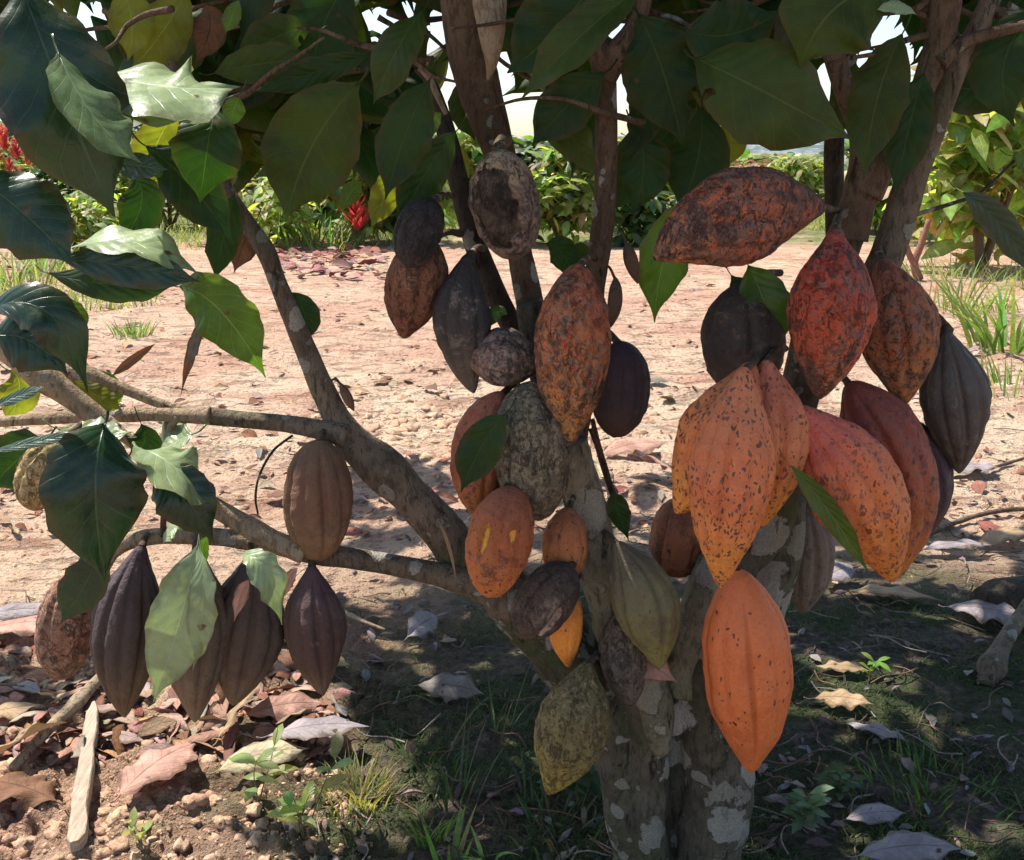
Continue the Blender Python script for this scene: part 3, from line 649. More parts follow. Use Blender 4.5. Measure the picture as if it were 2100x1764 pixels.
# in view, hanging in the upper part of the picture
def ymax(x):
    return float(np.interp(x, [-100, 150, 300, 480, 520, 760, 900, 930, 1050, 1060, 1240, 1260, 1440, 1500, 1600, 1740, 1900, 1950, 2200], [120, 110, 150, 350, 360, 340, 260, 160, 160, 290, 300, 330, 350, 250, 215, 240, 230, 175, 160]))
nin = 0; tries = 0
while nin < 560 and tries < 40000:
    tries += 1
    x = rng.uniform(-120, 2220); y = rng.uniform(-160, 340)
    if y > ymax(x): continue
    Y = rng.uniform(1.38, 2.6); L = rng.uniform(.15, .26); wd = L * rng.uniform(.36, .46)
    hw = L * .30 / mpp(y, Y)
    if any(math.hypot(x - hx, y - hy) < r + hw * 1.05 for hx, hy, r in HOLES): continue
    c = P(x, y, Y)
    if blocked(c, .08): continue
    N = Vector((rng.gauss(0, .5), -rng.uniform(.3, 1.1), rng.uniform(.2, .9)))
    a = rng.uniform(-1, 1); T = Vector((math.sin(a), rng.uniform(-.3, .3), -math.cos(a) * rng.uniform(.3, 1))).normalized()
    leaf(crown, c - T * L * .5, c + N.normalized() * L * .05, c + T * L * .5, wd, N, rng.uniform(0, 28), rng.uniform(0, 28), rng.uniform(5, 45), .08, tries, 14, 3, tuple(v * rng.uniform(.8, 1.3) for v in rng.choice(GREENS)))
    nin += 1
print('CANOPY', ncan, nin)
rt = random.Random(77)
for k in range(46):
    x = rt.choice([rt.uniform(200, 920), rt.uniform(1100, 1720), rt.uniform(1850, 2100)]); y = rt.uniform(-60, ymax(x) * .8); Y = rt.uniform(1.2, 1.5); a = rt.uniform(-.6, .6) + rt.choice([0, 3.14]); pts = []; L = rt.uniform(40, 90)
    for q in range(5):
        pts.append((P(x, y, Y), (.0042 - .0007 * q))); a += rt.uniform(-.5, .5); x += math.cos(a) * L; y += math.sin(a) * L * .7; Y += rt.uniform(-.04, .04)
    mb = MB(); tube(mb, pts, 7, 5, .1, 60, k); mb.build('twig', BARKR, tree)
crown.build('crown', LM['tint'], tree)
# a few boughs that carry the overhead leaves
for k, (x0, y0, x1, y1, z1) in enumerate([(-.05, 1.33, -.5, 2.1, 2.0), (.0, 1.33, .3, 2.6, 2.1), (.42, 1.25, 1.1, 2.3, 2.0), (.55, 1.28, 1.5, 1.5, 2.0), (.15, 1.26, .4, .7, 2.0), (-.4, 1.4, -.8, 1.9, 1.9)]):
    a = Vector((x0, y0, 1.2)); b = Vector((x1, y1, z1)); m_ = (a + b) * .5 + Vector((0, 0, .12))
    mb = MB(); tube(mb, [(a, .018), (m_, .013), (b, .006)], 10, 8, .06, 20, k); mb.build('branch', BARKR, tree)

# ------------------------------------------------------------------ pods
def pod_mat(seed, c0, c1, c2, blotch=(.06, .045, .04), bcov=.5, bamt=.8, spot=(.05, .03, .025), sden=.2, sscale=95, srad=.28, scurf=(.25, .17, .12), scov=.0, rough=.5, bump=.5, fur=None, inner=None):
    crust = bump >= .8
    M = NT('pod_skin'); oc = M.coords((seed * .37, seed * .71, seed * .19)); uv = M.n('TexCoord').outputs['UV']
    v = M.n('SeparateXYZ', {0: uv}).outputs[1]
    nL = M.noise(oc, 16, 5, .65); nM = M.noise(oc, 60, 5, .65); nF = M.noise(oc, 320, 4, .65)
    vv = M.math('ADD', v, M.math('MULTIPLY', M.math('SUBTRACT', nL, .5), .5))
    c = M.mix(M.step(vv, .05, .5), c0, c1); c = M.mix(M.step(vv, .5, .97), c, c2)
    c = M.mix(M.math('MULTIPLY', M.step(nM, .4, .7), .45), c, M.mix(1.0, c, (1.2, 1.35, 1.3), 'MULTIPLY'))
    c = M.mix(M.math('MULTIPLY', M.step(M.noise(oc, 9, 4, .7), .5, .64), .55), c, M.mix(1.0, c, (.72, .55, .62), 'MULTIPLY'))
    st = M.noise(M.coords((seed, 0, 0), (9, 1.3, 1), 'UV'), 7, 5, .7)
    c = M.mix(M.math('MULTIPLY', M.step(st, .56, .70), .38), c, M.mix(1.0, c, (.45, .36, .34), 'MULTIPLY'))
    c = M.mix(M.math('MULTIPLY', M.step(nF, .45, .7), .3), c, M.mix(1.0, c, (.6, .55, .55), 'MULTIPLY'))
    fa = M.n('Attribute', attribute_name='mark').outputs['Fac']
    if fur: c = M.mix(M.math('MULTIPLY', M.step(fa, .3, .95), fur[3]), c, fur[:3])
    if bcov > 0:
        nb = M.math('ADD', M.math('MULTIPLY', M.noise(M.warp(oc, 40, .02), 26, 6, .72), .75), M.math('MULTIPLY', nF, .25))
        t = .66 - .32 * bcov
        c = M.mix(M.math('MULTIPLY', M.step(nb, t, t + .07), bamt), c, M.mix(M.step(nM, .4, .6), blotch, tuple(min(1, x * 1.9) for x in blotch)))
    if scov > 0:
        ns = M.math('ADD', M.math('MULTIPLY', M.noise(oc, 150, 5, .75), .7), M.math('MULTIPLY', nL, .3)); t = .64 - .28 * scov
        c = M.mix(M.math('MULTIPLY', M.step(ns, t, t + .06), .75), c, scurf)
    if sden > 0:
        vo = M.vor(M.warp(M.coords((seed, 0, 0), (1, 1, .62)), 120, .012), sscale * 2.5); g = M.n('SeparateColor', {0: vo.outputs['Color']})
        dens = M.math('MULTIPLY', M.step(M.math('ADD', nL, M.math('MULTIPLY', v, .12)), .34, .56), min(1, sden * 1.25))
        sz = M.math('MULTIPLY', g.outputs[2], srad)
        f = M.math('MULTIPLY', M.math('LESS_THAN', vo.outputs['Distance'], M.math('ADD', M.math('MULTIPLY', sz, 1.2), .16)), M.math('LESS_THAN', g.outputs[0], dens))
        c = M.mix(M.math('MULTIPLY', f, .88), c, M.mix(g.outputs[1], spot, tuple(min(1, x * 2.6) for x in spot)))
    extra = None
    if crust:
        gate = M.step(M.noise(oc, 20, 4, .7), .36, .56, .25, 1.0)
        cr = M.math('MULTIPLY', M.step(M.noise(M.coords((seed, 1, 0), (1, 1, .55)), 95, 7, .82, .9), .53, .58), gate)
        c = M.mix(M.math('MULTIPLY', cr, .68), c, tuple(x * .5 for x in blotch))
        fl = M.math('MULTIPLY', M.step(M.noise(oc, 170, 5, .8), .58, .64), gate)
        c = M.mix(M.math('MULTIPLY', fl, .6), c, M.mix(1.0, scurf, (1.5, 1.4, 1.3), 'MULTIPLY'))
        extra = M.math('SUBTRACT', M.math('MULTIPLY', fl, .5), M.math('MULTIPLY', cr, .6))
    if inner: c = M.mix(M.step(fa, 1.5, 1.9), c, M.mix(M.step(nM, .42, .6), inner, tuple(x * .35 for x in inner)))
    h = M.math('ADD', M.math('MULTIPLY', nM, 1.0), M.math('ADD', M.math('MULTIPLY', nF, .5), M.math('MULTIPLY', nL, .6)))
    if extra is not None: h = M.math('ADD', h, extra)
    M.put(M.b.inputs['Base Color'], c); M.put(M.b.inputs['Roughness'], M.step(nM, .3, .7, rough - .08, rough + .15)); M.b.inputs['Specular IOR Level'].default_value = .35
    M.put(M.b.inputs['Normal'], M.bump(h, min(1, bump * 1.3), .006))
    return M.m
PP = mkprof([(0, .0), (.012, .2), (.05, .36), (.12, .6), (.22, .83), (.34, .96), (.45, 1), (.58, .97), (.7, .85), (.8, .67), (.88, .46), (.94, .28), (.975, .2), (.992, .12), (1, .0)])
PB = mkprof([(0, .0), (.012, .25), (.05, .45), (.12, .68), (.25, .9), (.4, .99), (.52, 1), (.68, .95), (.8, .82), (.9, .6), (.96, .4), (.99, .2), (1, .0)])
PT = mkprof([(0, .0), (.012, .16), (.05, .24), (.12, .42), (.24, .74), (.38, .95), (.5, 1), (.62, .92), (.74, .74), (.84, .52), (.92, .32), (.97, .18), (.992, .1), (1, .0)])
def pod(label, b, t, width, Y, mat, bow=0, prof_=PP, fd=.09, wart=.048, roll=None, stalk=None, dY=0, shrink=0.0, holes=(), seed=0, name='cacao_pod', nu=100, nv=64, sw=15, group='cacao pods growing on the tree'):
    """bow: sideways bulge of the axis in px; holes: (around, along, half-around, half-along, depth)"""
    pb = P(*b, Y); pt = P(*t, Y + dY); ax = Vector((t[0] - b[0], t[1] - b[1])); pr = Vector((-ax.y, ax.x)).normalized() * bow
    pm = P((b[0] + t[0]) / 2 + pr.x, (b[1] + t[1]) / 2 + pr.y, Y + dY * .5 - .0)
    rad = width * .485 * mpp((b[1] + t[1]) / 2, Y); cc = pm * 2 - (pb + pt) * .5
    rs = random.Random(seed * 13 + 5); roll = rs.uniform(0, .63) if roll is None else roll
    sv = Vector((seed * 2.3, seed * 1.1, seed * .7)); vs = []; uvs = []; at = []
    tc = lambda u: pb * (1 - u) ** 2 + cc * (2 * u * (1 - u)) + pt * u * u
    for i in range(nv + 1):
        u = .5 - .5 * math.cos(math.pi * i / nv); u = .6 * u + .4 * i / nv
        C = tc(u); T = (tc(min(1, u + .01)) - tc(max(0, u - .01))).normalized()
        F = CAMDIR(C); F = (F - T * F.dot(T)).normalized(); S = T.cross(F)
        r0 = prof_(u) * rad; env = math.sin(math.pi * min(1, max(0, u))) ** .6
        for j in range(nu):
            a = 2 * math.pi * j / nu
            ph = (a + roll + .12 * math.sin(u * 3 + seed)) * 5 / math.pi   # ten furrows
            k = round(ph); dd = abs(ph - k); deep = 1.0 if k % 2 == 0 else .55
            fu = math.exp(-(dd / .17) ** 2) * deep
            d = F * math.cos(a) + S * math.sin(a); p = C + d * r0
            q = p * 1.0 - pb
            r = r0 * (1 + 1.45 * fd * (.35 - fu) * env)
            n1 = noise.noise(q * 22 + sv); n2 = noise.noise(q * 75 + sv); n3 = noise.noise(q * 190 + sv)
            r += rad * env * (.06 * n1 + wart * (.8 * n2 + .5 * n3) * (1 - .5 * fu))
            if shrink: r *= 1 + shrink * (noise.noise(q * 13 + sv * 2) - .5 * abs(noise.noise(q * 34 + sv)))
            mk = fu * env
            for (ha, hu, wa, wu, dp) in holes:
                da = (a - ha + math.pi) % (2 * math.pi) - math.pi
                e = math.hypot(da / wa, (u - hu) / wu) + .34 * noise.noise(q * 60 + sv) + .16 * noise.noise(q * 140 + sv)
                if e < 1.0:
                    s_ = min(1, (1.0 - e) / .14); r *= 1 - dp * s_; mk = 1 + s_
                elif e < 1.15: r *= 1.03
            vs.append(C + d * r); uvs.append((j / nu, u)); at.append(mk)
    fs = []
    for i in range(nv):
        for j in range(nu):
            x0, x1 = i * nu + j, i * nu + (j + 1) % nu
            fs.append((x0, x0 + nu, x1 + nu, x1))
    mb = MB(); mb.add(vs, fs, uvs, attr=at)
    o = tag(mb.build(name, mat, None, pb), label, 'cacao pod', group)
    if stalk:
        s_ = MB(); q = [(P(stalk[0], stalk[1], stalk[2] if len(stalk) > 2 else Y + .03), sw * .55 * mpp(b[1], Y))]
        T = (tc(.02) - pb).normalized()
        q.append(((q[0][0] + pb) * .5 - T * .004, sw * .45 * mpp(b[1], Y)))
        q.append((pb + T * .004, sw * .6 * mpp(b[1], Y)))
        tube(s_, q, 12, 6, .08, 60, seed); s_.build('stalk', STALK, o)
    return o
PR = mkprof([(0, 0), (.012, .14), (.05, .25), (.14, .48), (.28, .76), (.42, .93), (.57, 1), (.72, .98), (.84, .86), (.93, .62), (.98, .35), (1, 0)])
OR = (.80, .27, .055); OR2 = (.80, .33, .07); SAL = (.72, .20, .10); RED = (.50, .10, .055); BRN = (.17, .085, .05); DK = (.045, .032, .030); PUR = (.075, .045, .052); OLV = (.17, .15, .06); GRY = (.17, .145, .115)
# right cluster
pod('reddish mottled pod lying almost level below the big leaf, highest of the right cluster', (1692, 425), (1342, 530), 192, 1.12, pod_mat(1, (.42, .11, .045), (.44, .12, .05), (.55, .18, .065), (.07, .04, .032), .62, .9, (.03, .02, .018), sden=.3, scurf=(.20, .12, .09), scov=.6, rough=.7, bump=.8), bow=34, prof_=PT, stalk=(1730, 440, 1.2), dY=-.06, seed=1, wart=.04)
pod('deep red pod with a grey scabby blotch, hanging tip down under the level pod', (1712, 470), (1680, 818), 178, 1.08, pod_mat(2, (.44, .055, .035), (.58, .11, .045), (.54, .19, .075), (.09, .055, .045), .5, .85, sden=.15, scurf=(.20, .13, .11), scov=.45, rough=.6, bump=.8), bow=-8, prof_=PT, stalk=(1735, 430, 1.2), seed=2)
pod('brown orange pod tucked behind the right side of the deep red pod', (1808, 530), (1852, 832), 158, 1.17, pod_mat(3, (.30, .09, .045), (.40, .13, .055), (.50, .19, .065), (.12, .08, .06), .5, .75, sden=.15, scurf=(.22, .14, .10), scov=.4, rough=.65, bump=.8), bow=-12, stalk=(1800, 510, 1.24), seed=3, fd=.12, prof_=PT)
pod('charcoal ribbed pod, farthest right on the tree', (1938, 676), (1967, 970), 132, 1.2, pod_mat(4, (.075, .062, .055), (.095, .08, .066), (.12, .10, .07), (.2, .18, .15), .25, .5, sden=.05, rough=.55, fur=(.2, .17, .14, .45)), bow=-6, stalk=(1905, 650, 1.24), sw=30, seed=4, fd=.15, prof_=PT, roll=.3)
pod('narrow curved purple black pod behind the dark red one', (1868, 862), (1888, 1110), 100, 1.22, pod_mat(5, (.06, .04, .045), PUR, (.14, .08, .055), DK, .3, .6, sden=.05, rough=.5), bow=-22, stalk=(1850, 820, 1.27), seed=5, fd=.12)
pod('spotted dark red to orange ribbed pod half hidden behind the salmon pod', (1738, 785), (1838, 1185), 168, 1.15, pod_mat(6, (.20, .045, .032), (.33, .085, .042), (.50, .18, .05), (.12, .045, .035), .42, .7, (.08, .03, .025), .6, 70, .3, rough=.55), bow=-45, stalk=(1720, 760, 1.24), seed=6, fd=.15, roll=.0)
pod('salmon and orange pod slanting right with brown freckles and a green blade on it', (1632, 836), (1832, 1192), 190, 1.06, pod_mat(7, (.56, .12, .08), (.63, .18, .06), (.70, .26, .05), (.30, .10, .05), .25, .5, (.12, .04, .025), .85, 85, .3, rough=.5), bow=-25, stalk=(1640, 800, 1.2), seed=7, fd=.10, prof_=PT)
pod('freckled orange pod slanting left, left one of the three pressed together in the right cluster', (1542, 742), (1386, 1052), 178, 1.055, pod_mat(8, (.50, .17, .075), (.64, .20, .06), (.70, .27, .055), (.4, .14, .05), .15, .5, (.07, .03, .02), .8, 85, .26, rough=.5), bow=-14, prof_=PT, stalk=(1600, 720, 1.2), seed=8, fd=.13, roll=.15)
pod('freckled orange pod hanging straight behind the salmon pod, right one of the three pressed together', (1570, 738), (1558, 1082), 165, 1.062, pod_mat(39, (.52, .17, .085), (.60, .19, .075), (.70, .27, .055), (.4, .14, .05), .2, .5, (.12, .04, .025), .8, 85, .26, rough=.5), bow=-12, prof_=PT, stalk=(1610, 715, 1.2), seed=39, fd=.13, roll=.3)
pod('freckled orange pod with the lowest tip, front one of the three pressed together', (1528, 752), (1478, 1204), 172, 1.015, pod_mat(9, (.52, .17, .075), (.66, .19, .07), (.74, .27, .055), (.05, .045, .045), .12, .6, (.05, .03, .025), .8, 85, .26, rough=.42), bow=6, prof_=PT, stalk=(1590, 725, 1.18), seed=9, fd=.12, roll=.0)
pod('bright plain orange pod, lowest on the right side of the trunk', (1512, 1168), (1541, 1582), 182, 1.12, pod_mat(10, (.66, .17, .055), (.72, .18, .055), (.74, .20, .06), (.4, .13, .05), .05, .4, (.04, .02, .02), .10, 85, .25, rough=.42, fur=(.42, .09, .02, .75), bump=.35), bow=-6, stalk=(1490, 1140, 1.22), seed=10, fd=.055, roll=.18, wart=.016)
pod('blackish green pod under a leaf, left of the deep red pod', (1535, 575), (1530, 830), 172, 1.18, pod_mat(11, (.05, .035, .03), (.06, .045, .035), (.12, .08, .05), (.10, .07, .05), .45, .7, sden=.1, rough=.6), bow=8, stalk=(1600, 560, 1.26), seed=11)
pod('grey brown dried pod behind the trunk fork, right of the bright orange pod', (1655, 1035), (1645, 1258), 118, 1.36, pod_mat(12, (.17, .13, .10), (.19, .145, .11), (.22, .16, .12), (.08, .06, .05), .5, .7, sden=.1, rough=.75), stalk=(1630, 1000, 1.33), seed=12, fd=.13)
pod('rusty pod in the shade behind the left edge of the freckled orange tip', (1405, 1020), (1385, 1182), 124, 1.28, pod_mat(13, (.26, .09, .05), (.34, .12, .055), (.36, .14, .06), (.09, .045, .03), .5, .75, sden=.2, rough=.65), stalk=(1450, 990, 1.32), seed=13, prof_=PB)
# middle cluster
pod('crusty shrivelled pod with a dark rotten face and pale tan side, highest on its stem', (1022, 306), (1062, 532), 142, 1.17, pod_mat(14, (.42, .30, .17), (.20, .14, .10), (.21, .15, .12), (.09, .06, .05), .5, .75, sden=.1, scurf=(.30, .22, .18), scov=.5, rough=.85, bump=.9, inner=(.085, .06, .04)), bow=6, prof_=PB, stalk=(1035, 290, 1.28), seed=14, shrink=.10, wart=.07, holes=[(.45, .5, .85, .40, .06)], sw=30)
pod('rust and orange warty pod, largest on the middle stem', (1188, 540), (1172, 908), 154, 1.12, pod_mat(15, (.40, .11, .05), (.50, .16, .055), (.58, .25, .06), (.07, .042, .03), .50, .9, (.25, .04, .02), .25, 80, .3, (.26, .17, .11), .5, rough=.65, bump=.8), bow=6, stalk=(1222, 530, 1.24), seed=15, wart=.045)
pod('roundish purple black pod behind the right of the rust warty pod', (1268, 700), (1258, 896), 122, 1.22, pod_mat(16, PUR, (.065, .045, .05), (.10, .06, .05), (.13, .08, .07), .3, .5, sden=.2, rough=.6), bow=-10, prof_=PB, stalk=(1235, 680, 1.27), seed=16, fd=.05)
pod('dry rust brown pod with a split tip, leftmost of the middle stem', (884, 486), (828, 694), 126, 1.2, pod_mat(17, (.17, .08, .045), (.24, .105, .055), (.25, .11, .06), (.10, .05, .035), .5, .7, sden=.0, scurf=(.3, .16, .09), scov=.4, rough=.85, bump=.9), bow=6, stalk=(945, 480, 1.29), seed=17, wart=.04, shrink=.12)
pod('black shrivelled pod above the dry rust brown one', (890, 408), (842, 550), 96, 1.17, pod_mat(18, (.03, .026, .026), (.028, .026, .028), DK, (.07, .06, .06), .4, .6, sden=.0, rough=.6, bump=.9), bow=6, prof_=PB, stalk=(925, 400, 1.28), seed=18, shrink=.15, wart=.05)
pod('long black pod with a grey split flank and sharp tip, left of the stem', (962, 520), (972, 806), 118, 1.18, pod_mat(19, (.03, .027, .027), (.05, .042, .038), (.14, .105, .08), (.12, .095, .08), .4, .7, sden=.0, rough=.65, bump=.7), bow=20, prof_=PT, stalk=(990, 510, 1.28), seed=19, shrink=.12)
pod('crumbling tan pod stub on the stem, its sunlit point facing left', (1118, 748), (950, 738), 128, 1.17, pod_mat(20, (.11, .08, .06), (.19, .135, .105), (.33, .20, .15), (.07, .05, .04), .5, .7, sden=.0, scurf=(.36, .27, .22), scov=.5, rough=.9, bump=1), bow=6, prof_=PT, stalk=(1100, 740, 1.25), seed=20, shrink=.2, wart=.09)
pod('grey olive warty pod hugging the middle stem below the tan stub', (1095, 782), (1108, 1066), 158, 1.14, pod_mat(21, (.11, .10, .065), (.15, .125, .07), (.14, .105, .06), (.085, .07, .055), .55, .75, (.06, .05, .04), .3, 130, .3, (.30, .25, .16), .6, rough=.85, bump=1), bow=10, prof_=PB, stalk=(1110, 770, 1.23), seed=21, wart=.05)
pod('orange and brown pod half covered by a dark leaf, left of the grey olive pod', (1032, 804), (982, 1066), 124, 1.17, pod_mat(22, (.34, .11, .055), (.34, .10, .045), (.40, .15, .05), (.09, .045, .03), .45, .8, sden=.2, rough=.6), bow=22, stalk=(1060, 790, 1.24), seed=22)
pod('orange brown pod with two bright gnawed patches, under the grey olive pod', (1062, 1000), (1008, 1224), 132, 1.10, pod_mat(23, (.30, .10, .05), (.46, .145, .05), (.60, .20, .055), (.08, .04, .03), .4, .75, (.08, .03, .02), .3, 100, .25, rough=.65, bump=.75, inner=(.85, .40, .06)), bow=12, prof_=PB, stalk=(1090, 985, 1.22), seed=23, holes=[(-.42, .34, .13, .06, .07), (.50, .44, .17, .15, .12)])
pod('shaded orange pod beside the stem, right of the pod with holes', (1165, 1040), (1150, 1212), 94, 1.16, pod_mat(24, (.30, .11, .05), (.46, .17, .06), (.42, .16, .06), (.12, .06, .04), .4, .7, sden=.2, rough=.6), stalk=(1180, 1020, 1.22), seed=24)
pod('dark brown pod slanting left with a pale peeled strip, under the pod with holes', (1172, 1160), (1070, 1308), 116, 1.12, pod_mat(25, (.07, .05, .04), (.09, .065, .05), (.11, .08, .055), (.15, .11, .08), .4, .6, sden=.2, rough=.75, bump=.9, inner=(.62, .44, .36)), prof_=PB, stalk=(1195, 1140, 1.22), seed=25, bow=4, wart=.045, holes=[(-.75, .60, .22, .22, .10)])
pod('small orange pod tip below the dark brown slanting pod', (1165, 1195), (1166, 1368), 74, 1.155, pod_mat(26, (.55, .2, .05), (.78, .28, .05), (.80, .30, .05), (.4, .15, .05), .1, .4, (.2, .07, .03), .1, rough=.5), bow=6, stalk=(1190, 1180, 1.23), seed=26, fd=.05)
pod('olive green pod slanting right across the bole', (1262, 1112), (1352, 1372), 138, 1.14, pod_mat(27, (.13, .115, .07), (.17, .15, .065), (.26, .23, .075), (.09, .075, .045), .45, .65, (.06, .05, .03), .15, rough=.6, fur=(.10, .10, .05, .5)), bow=-18, stalk=(1235, 1090, 1.22), seed=27, fd=.1, prof_=PT)
pod('grey barky dried pod pressed on the bole under the olive green pod', (1262, 1260), (1296, 1450), 96, 1.17, pod_mat(28, (.15, .115, .08), (.19, .15, .11), (.20, .155, .12), (.08, .06, .045), .55, .7, sden=.1, scurf=(.28, .22, .17), scov=.4, rough=.85, bump=.9), bow=2, stalk=(1255, 1245, 1.24), seed=28, shrink=.08)
pod('mustard olive warty pod with a yellow sunlit tip, lowest on the left of the bole', (1205, 1358), (1124, 1628), 152, 1.12, pod_mat(29, (.15, .13, .06), (.21, .17, .065), (.42, .30, .06), (.12, .09, .035), .45, .7, (.07, .045, .025), .35, 120, .28, (.32, .26, .14), .35, rough=.75, bump=.8), bow=-8, stalk=(1235, 1345, 1.22), seed=29, wart=.05, prof_=PT)
# left branch
pod('brown ribbed pod hanging in the fork of the left bough', (655, 902), (650, 1150), 136, 1.22, pod_mat(30, (.17, .095, .055), (.22, .125, .07), (.26, .15, .08), (.10, .06, .04), .4, .6, sden=.0, rough=.7), prof_=PB, stalk=(668, 885, 1.25), seed=30, fd=.13, roll=.2)
pod('rusty crusted pod, leftmost of the row on the low bough', (178, 1172), (128, 1392), 122, 1.24, pod_mat(31, (.28, .13, .08), (.34, .16, .10), (.26, .16, .10), (.13, .08, .055), .55, .7, sden=.1, scurf=(.42, .25, .17), scov=.5, rough=.85, bump=1), prof_=PB, stalk=(215, 1150, 1.24), bow=14, seed=31, shrink=.06)
pod('long purple black ribbed pod, second in the row on the low bough', (292, 1118), (256, 1470), 140, 1.19, pod_mat(32, (.075, .05, .058), (.065, .047, .04), (.14, .09, .05), DK, .3, .6, sden=.0, rough=.6), bow=14, stalk=(300, 1098, 1.22), seed=32, prof_=PT, shrink=.05, wart=.045, fd=.14)
pod('brown pod behind the long pale leaf, middle of the row on the low bough', (402, 1125), (400, 1480), 138, 1.18, pod_mat(33, (.10, .07, .055), (.12, .085, .06), (.21, .145, .09), (.07, .05, .04), .35, .6, sden=.0, rough=.65), bow=0, stalk=(400, 1100, 1.22), seed=33, prof_=PT, shrink=.05, wart=.045, fd=.12)
pod('broad dark brown pod with dried purple scraps, fourth in the row on the low bough', (515, 1140), (478, 1445), 158, 1.21, pod_mat(34, (.08, .055, .055), (.095, .065, .048), (.17, .115, .075), (.05, .035, .03), .4, .7, sden=.0, rough=.7), bow=-6, stalk=(510, 1112, 1.22), seed=34, prof_=PT, shrink=.05, wart=.045, fd=.14)
pod('narrower purple brown pod with a pink streak, rightmost of the row on the low bough', (640, 1160), (662, 1424), 126, 1.2, pod_mat(35, (.09, .055, .06), (.10, .062, .05), (.16, .105, .07), (.24, .12, .11), .3, .5, sden=.0, rough=.65), bow=6, stalk=(640, 1140, 1.23), seed=35, prof_=PT, shrink=.05, wart=.045, fd=.13)
pod('straw coloured dried husk of a pod behind the big hanging leaf at far left', (132, 900), (68, 1046), 104, 1.12, pod_mat(40, (.50, .38, .16), (.46, .32, .15), (.34, .21, .10), (.24, .14, .07), .4, .7, sden=.0, scurf=(.6, .48, .24), scov=.5, rough=.9, bump=1), bow=10, prof_=PB, stalk=(170, 870, 1.15), seed=40, shrink=.25, wart=.09)
# withered young pods
WG = 'withered young pods on thin stalks'
MB_ = pod_mat(36, (.12, .07, .045), (.16, .09, .055), (.15, .085, .05), DK, .5, .7, sden=.0, rough=.8)
pod('tiny withered brown pod hanging against the pale soil, right of the thin straight stem', (1284, 497), (1308, 582), 28, 1.25, MB_, stalk=(1270, 470, 1.26), sw=5, seed=36, shrink=.15, nu=40, nv=30, group=WG)
pod('slim withered brown pod on a hooked stalk beside the rust warty pod', (1262, 568), (1252, 672), 29, 1.24, MB_, stalk=(1240, 545, 1.26), sw=6, seed=37, shrink=.15, nu=40, nv=30, group=WG, bow=-4)
pod('small withered pod on a curled stalk beside the rising left bough', (698, 786), (726, 843), 22, 1.24, MB_, stalk=(686, 778, 1.24), sw=5, seed=38, shrink=.15, nu=40, nv=30, group=WG)

# ------------------------------------------------------------------ things on the ground
def fallen(label, x, y, L, wd, ang, mt, group='fallen leaves', lift=.012, curl=20, tilt=0.0, roll=0.0, arch=.15, seed=0, aL=12, aR=12):
    """L and wd in metres, ang in degrees on the ground (0 = pointing right, 90 = away)"""
    c = G(x, y, lift); a = R(ang); T = Vector((math.cos(a), math.sin(a), tilt)).normalized()
    S = Vector((-math.sin(a), math.cos(a), 0)); N = (Vector((0, 0, 1)) + S * roll).normalized()
    b = c - T * L / 2; t = c + T * L / 2; m_ = c + Vector((0, 0, arch * L * .5))
    for q in (b, t): q.z = max(q.z, gz(q.x, q.y) + .004)
    mb = MB(); leaf(mb, b, m_, t, wd, N, aL, aR, curl, .085, 300 + seed, 26, 6, torn=.4, petiole=.02)
    return tag(mb.build('fallen_leaf', LM[mt]), label, 'fallen leaf', group)
fallen('broad pink brown fallen leaf lying flat beside the pale plank', 330, 1602, .19, .095, 70, 'pink', seed=1, lift=.03, tilt=-.1)
fallen('cream fallen leaf catching the sun, right of the broad pink one', 545, 1590, .15, .06, 25, 'cream', seed=2, roll=-.4, lift=.03)
fallen('tan fallen leaf standing on edge under the row of pods', 500, 1495, .15, .07, 70, 'dead', seed=3, roll=.9, lift=.04, tilt=.3)
fallen('curled brown fallen leaf upright behind the tan one', 470, 1440, .14, .08, 100, 'brown', seed=4, roll=-.8, lift=.05, tilt=.4)
fallen('pinkish curled fallen leaf at the edge of the shade', 590, 1490, .14, .055, 15, 'pink', seed=5, roll=-.5, lift=.03)
fallen('lilac grey fallen leaf half in shade, right of the pinkish curled one', 655, 1515, .17, .07, 10, 'lilac', seed=6, lift=.03)
fallen('crumpled straw leaf at the lower end of the long stick', 60, 1560, .16, .06, 60, 'dead', seed=7, roll=.6, aL=40, aR=40, lift=.03)
fallen('large dull brown leaf in the lower left corner', 40, 1655, .15, .11, 160, 'brown', seed=8, lift=.03, roll=-.2)
fallen('tan leaf scrap at the left edge above the long stick', 20, 1490, .12, .06, 20, 'dead', seed=9, lift=.02)
fallen('grey folded leaf with a long tip on the dark soil left of the bole', 925, 1435, .13, .06, -15, 'grey', seed=10, roll=-.5, lift=.02)
fallen('pale lilac crumpled leaf on dark soil below the left bough', 868, 1312, .11, .06, 60, 'lilac', seed=11, roll=-.6, aL=40, lift=.03)
fallen('sunlit straw leaf on the dark ground right of the bright orange pod', 1728, 1458, .10, .05, -12, 'dead', seed=12, roll=-.2, lift=.02)
fallen('tan broken leaf with a sunlit edge above the straw leaf', 1725, 1385, .10, .04, 170, 'dead', seed=13, lift=.015)
fallen('grey leaf right below the sunlit straw leaf', 1800, 1515, .11, .035, -35, 'lilac', seed=14, lift=.012)
fallen('lilac flat leaf with a notched edge near the lower right', 1795, 1698, .095, .038, 8, 'lilac', seed=15, lift=.02, roll=-.3)
fallen('wide lilac brown leaf cut by the bottom edge', 1865, 1772, .15, .055, 5, 'lilac', seed=16, lift=.02, roll=-.3)
fallen('pale bluish leaf under the purple black curved pod', 1720, 1200, .12, .07, 40, 'lilac', seed=17, lift=.03, roll=-.4)
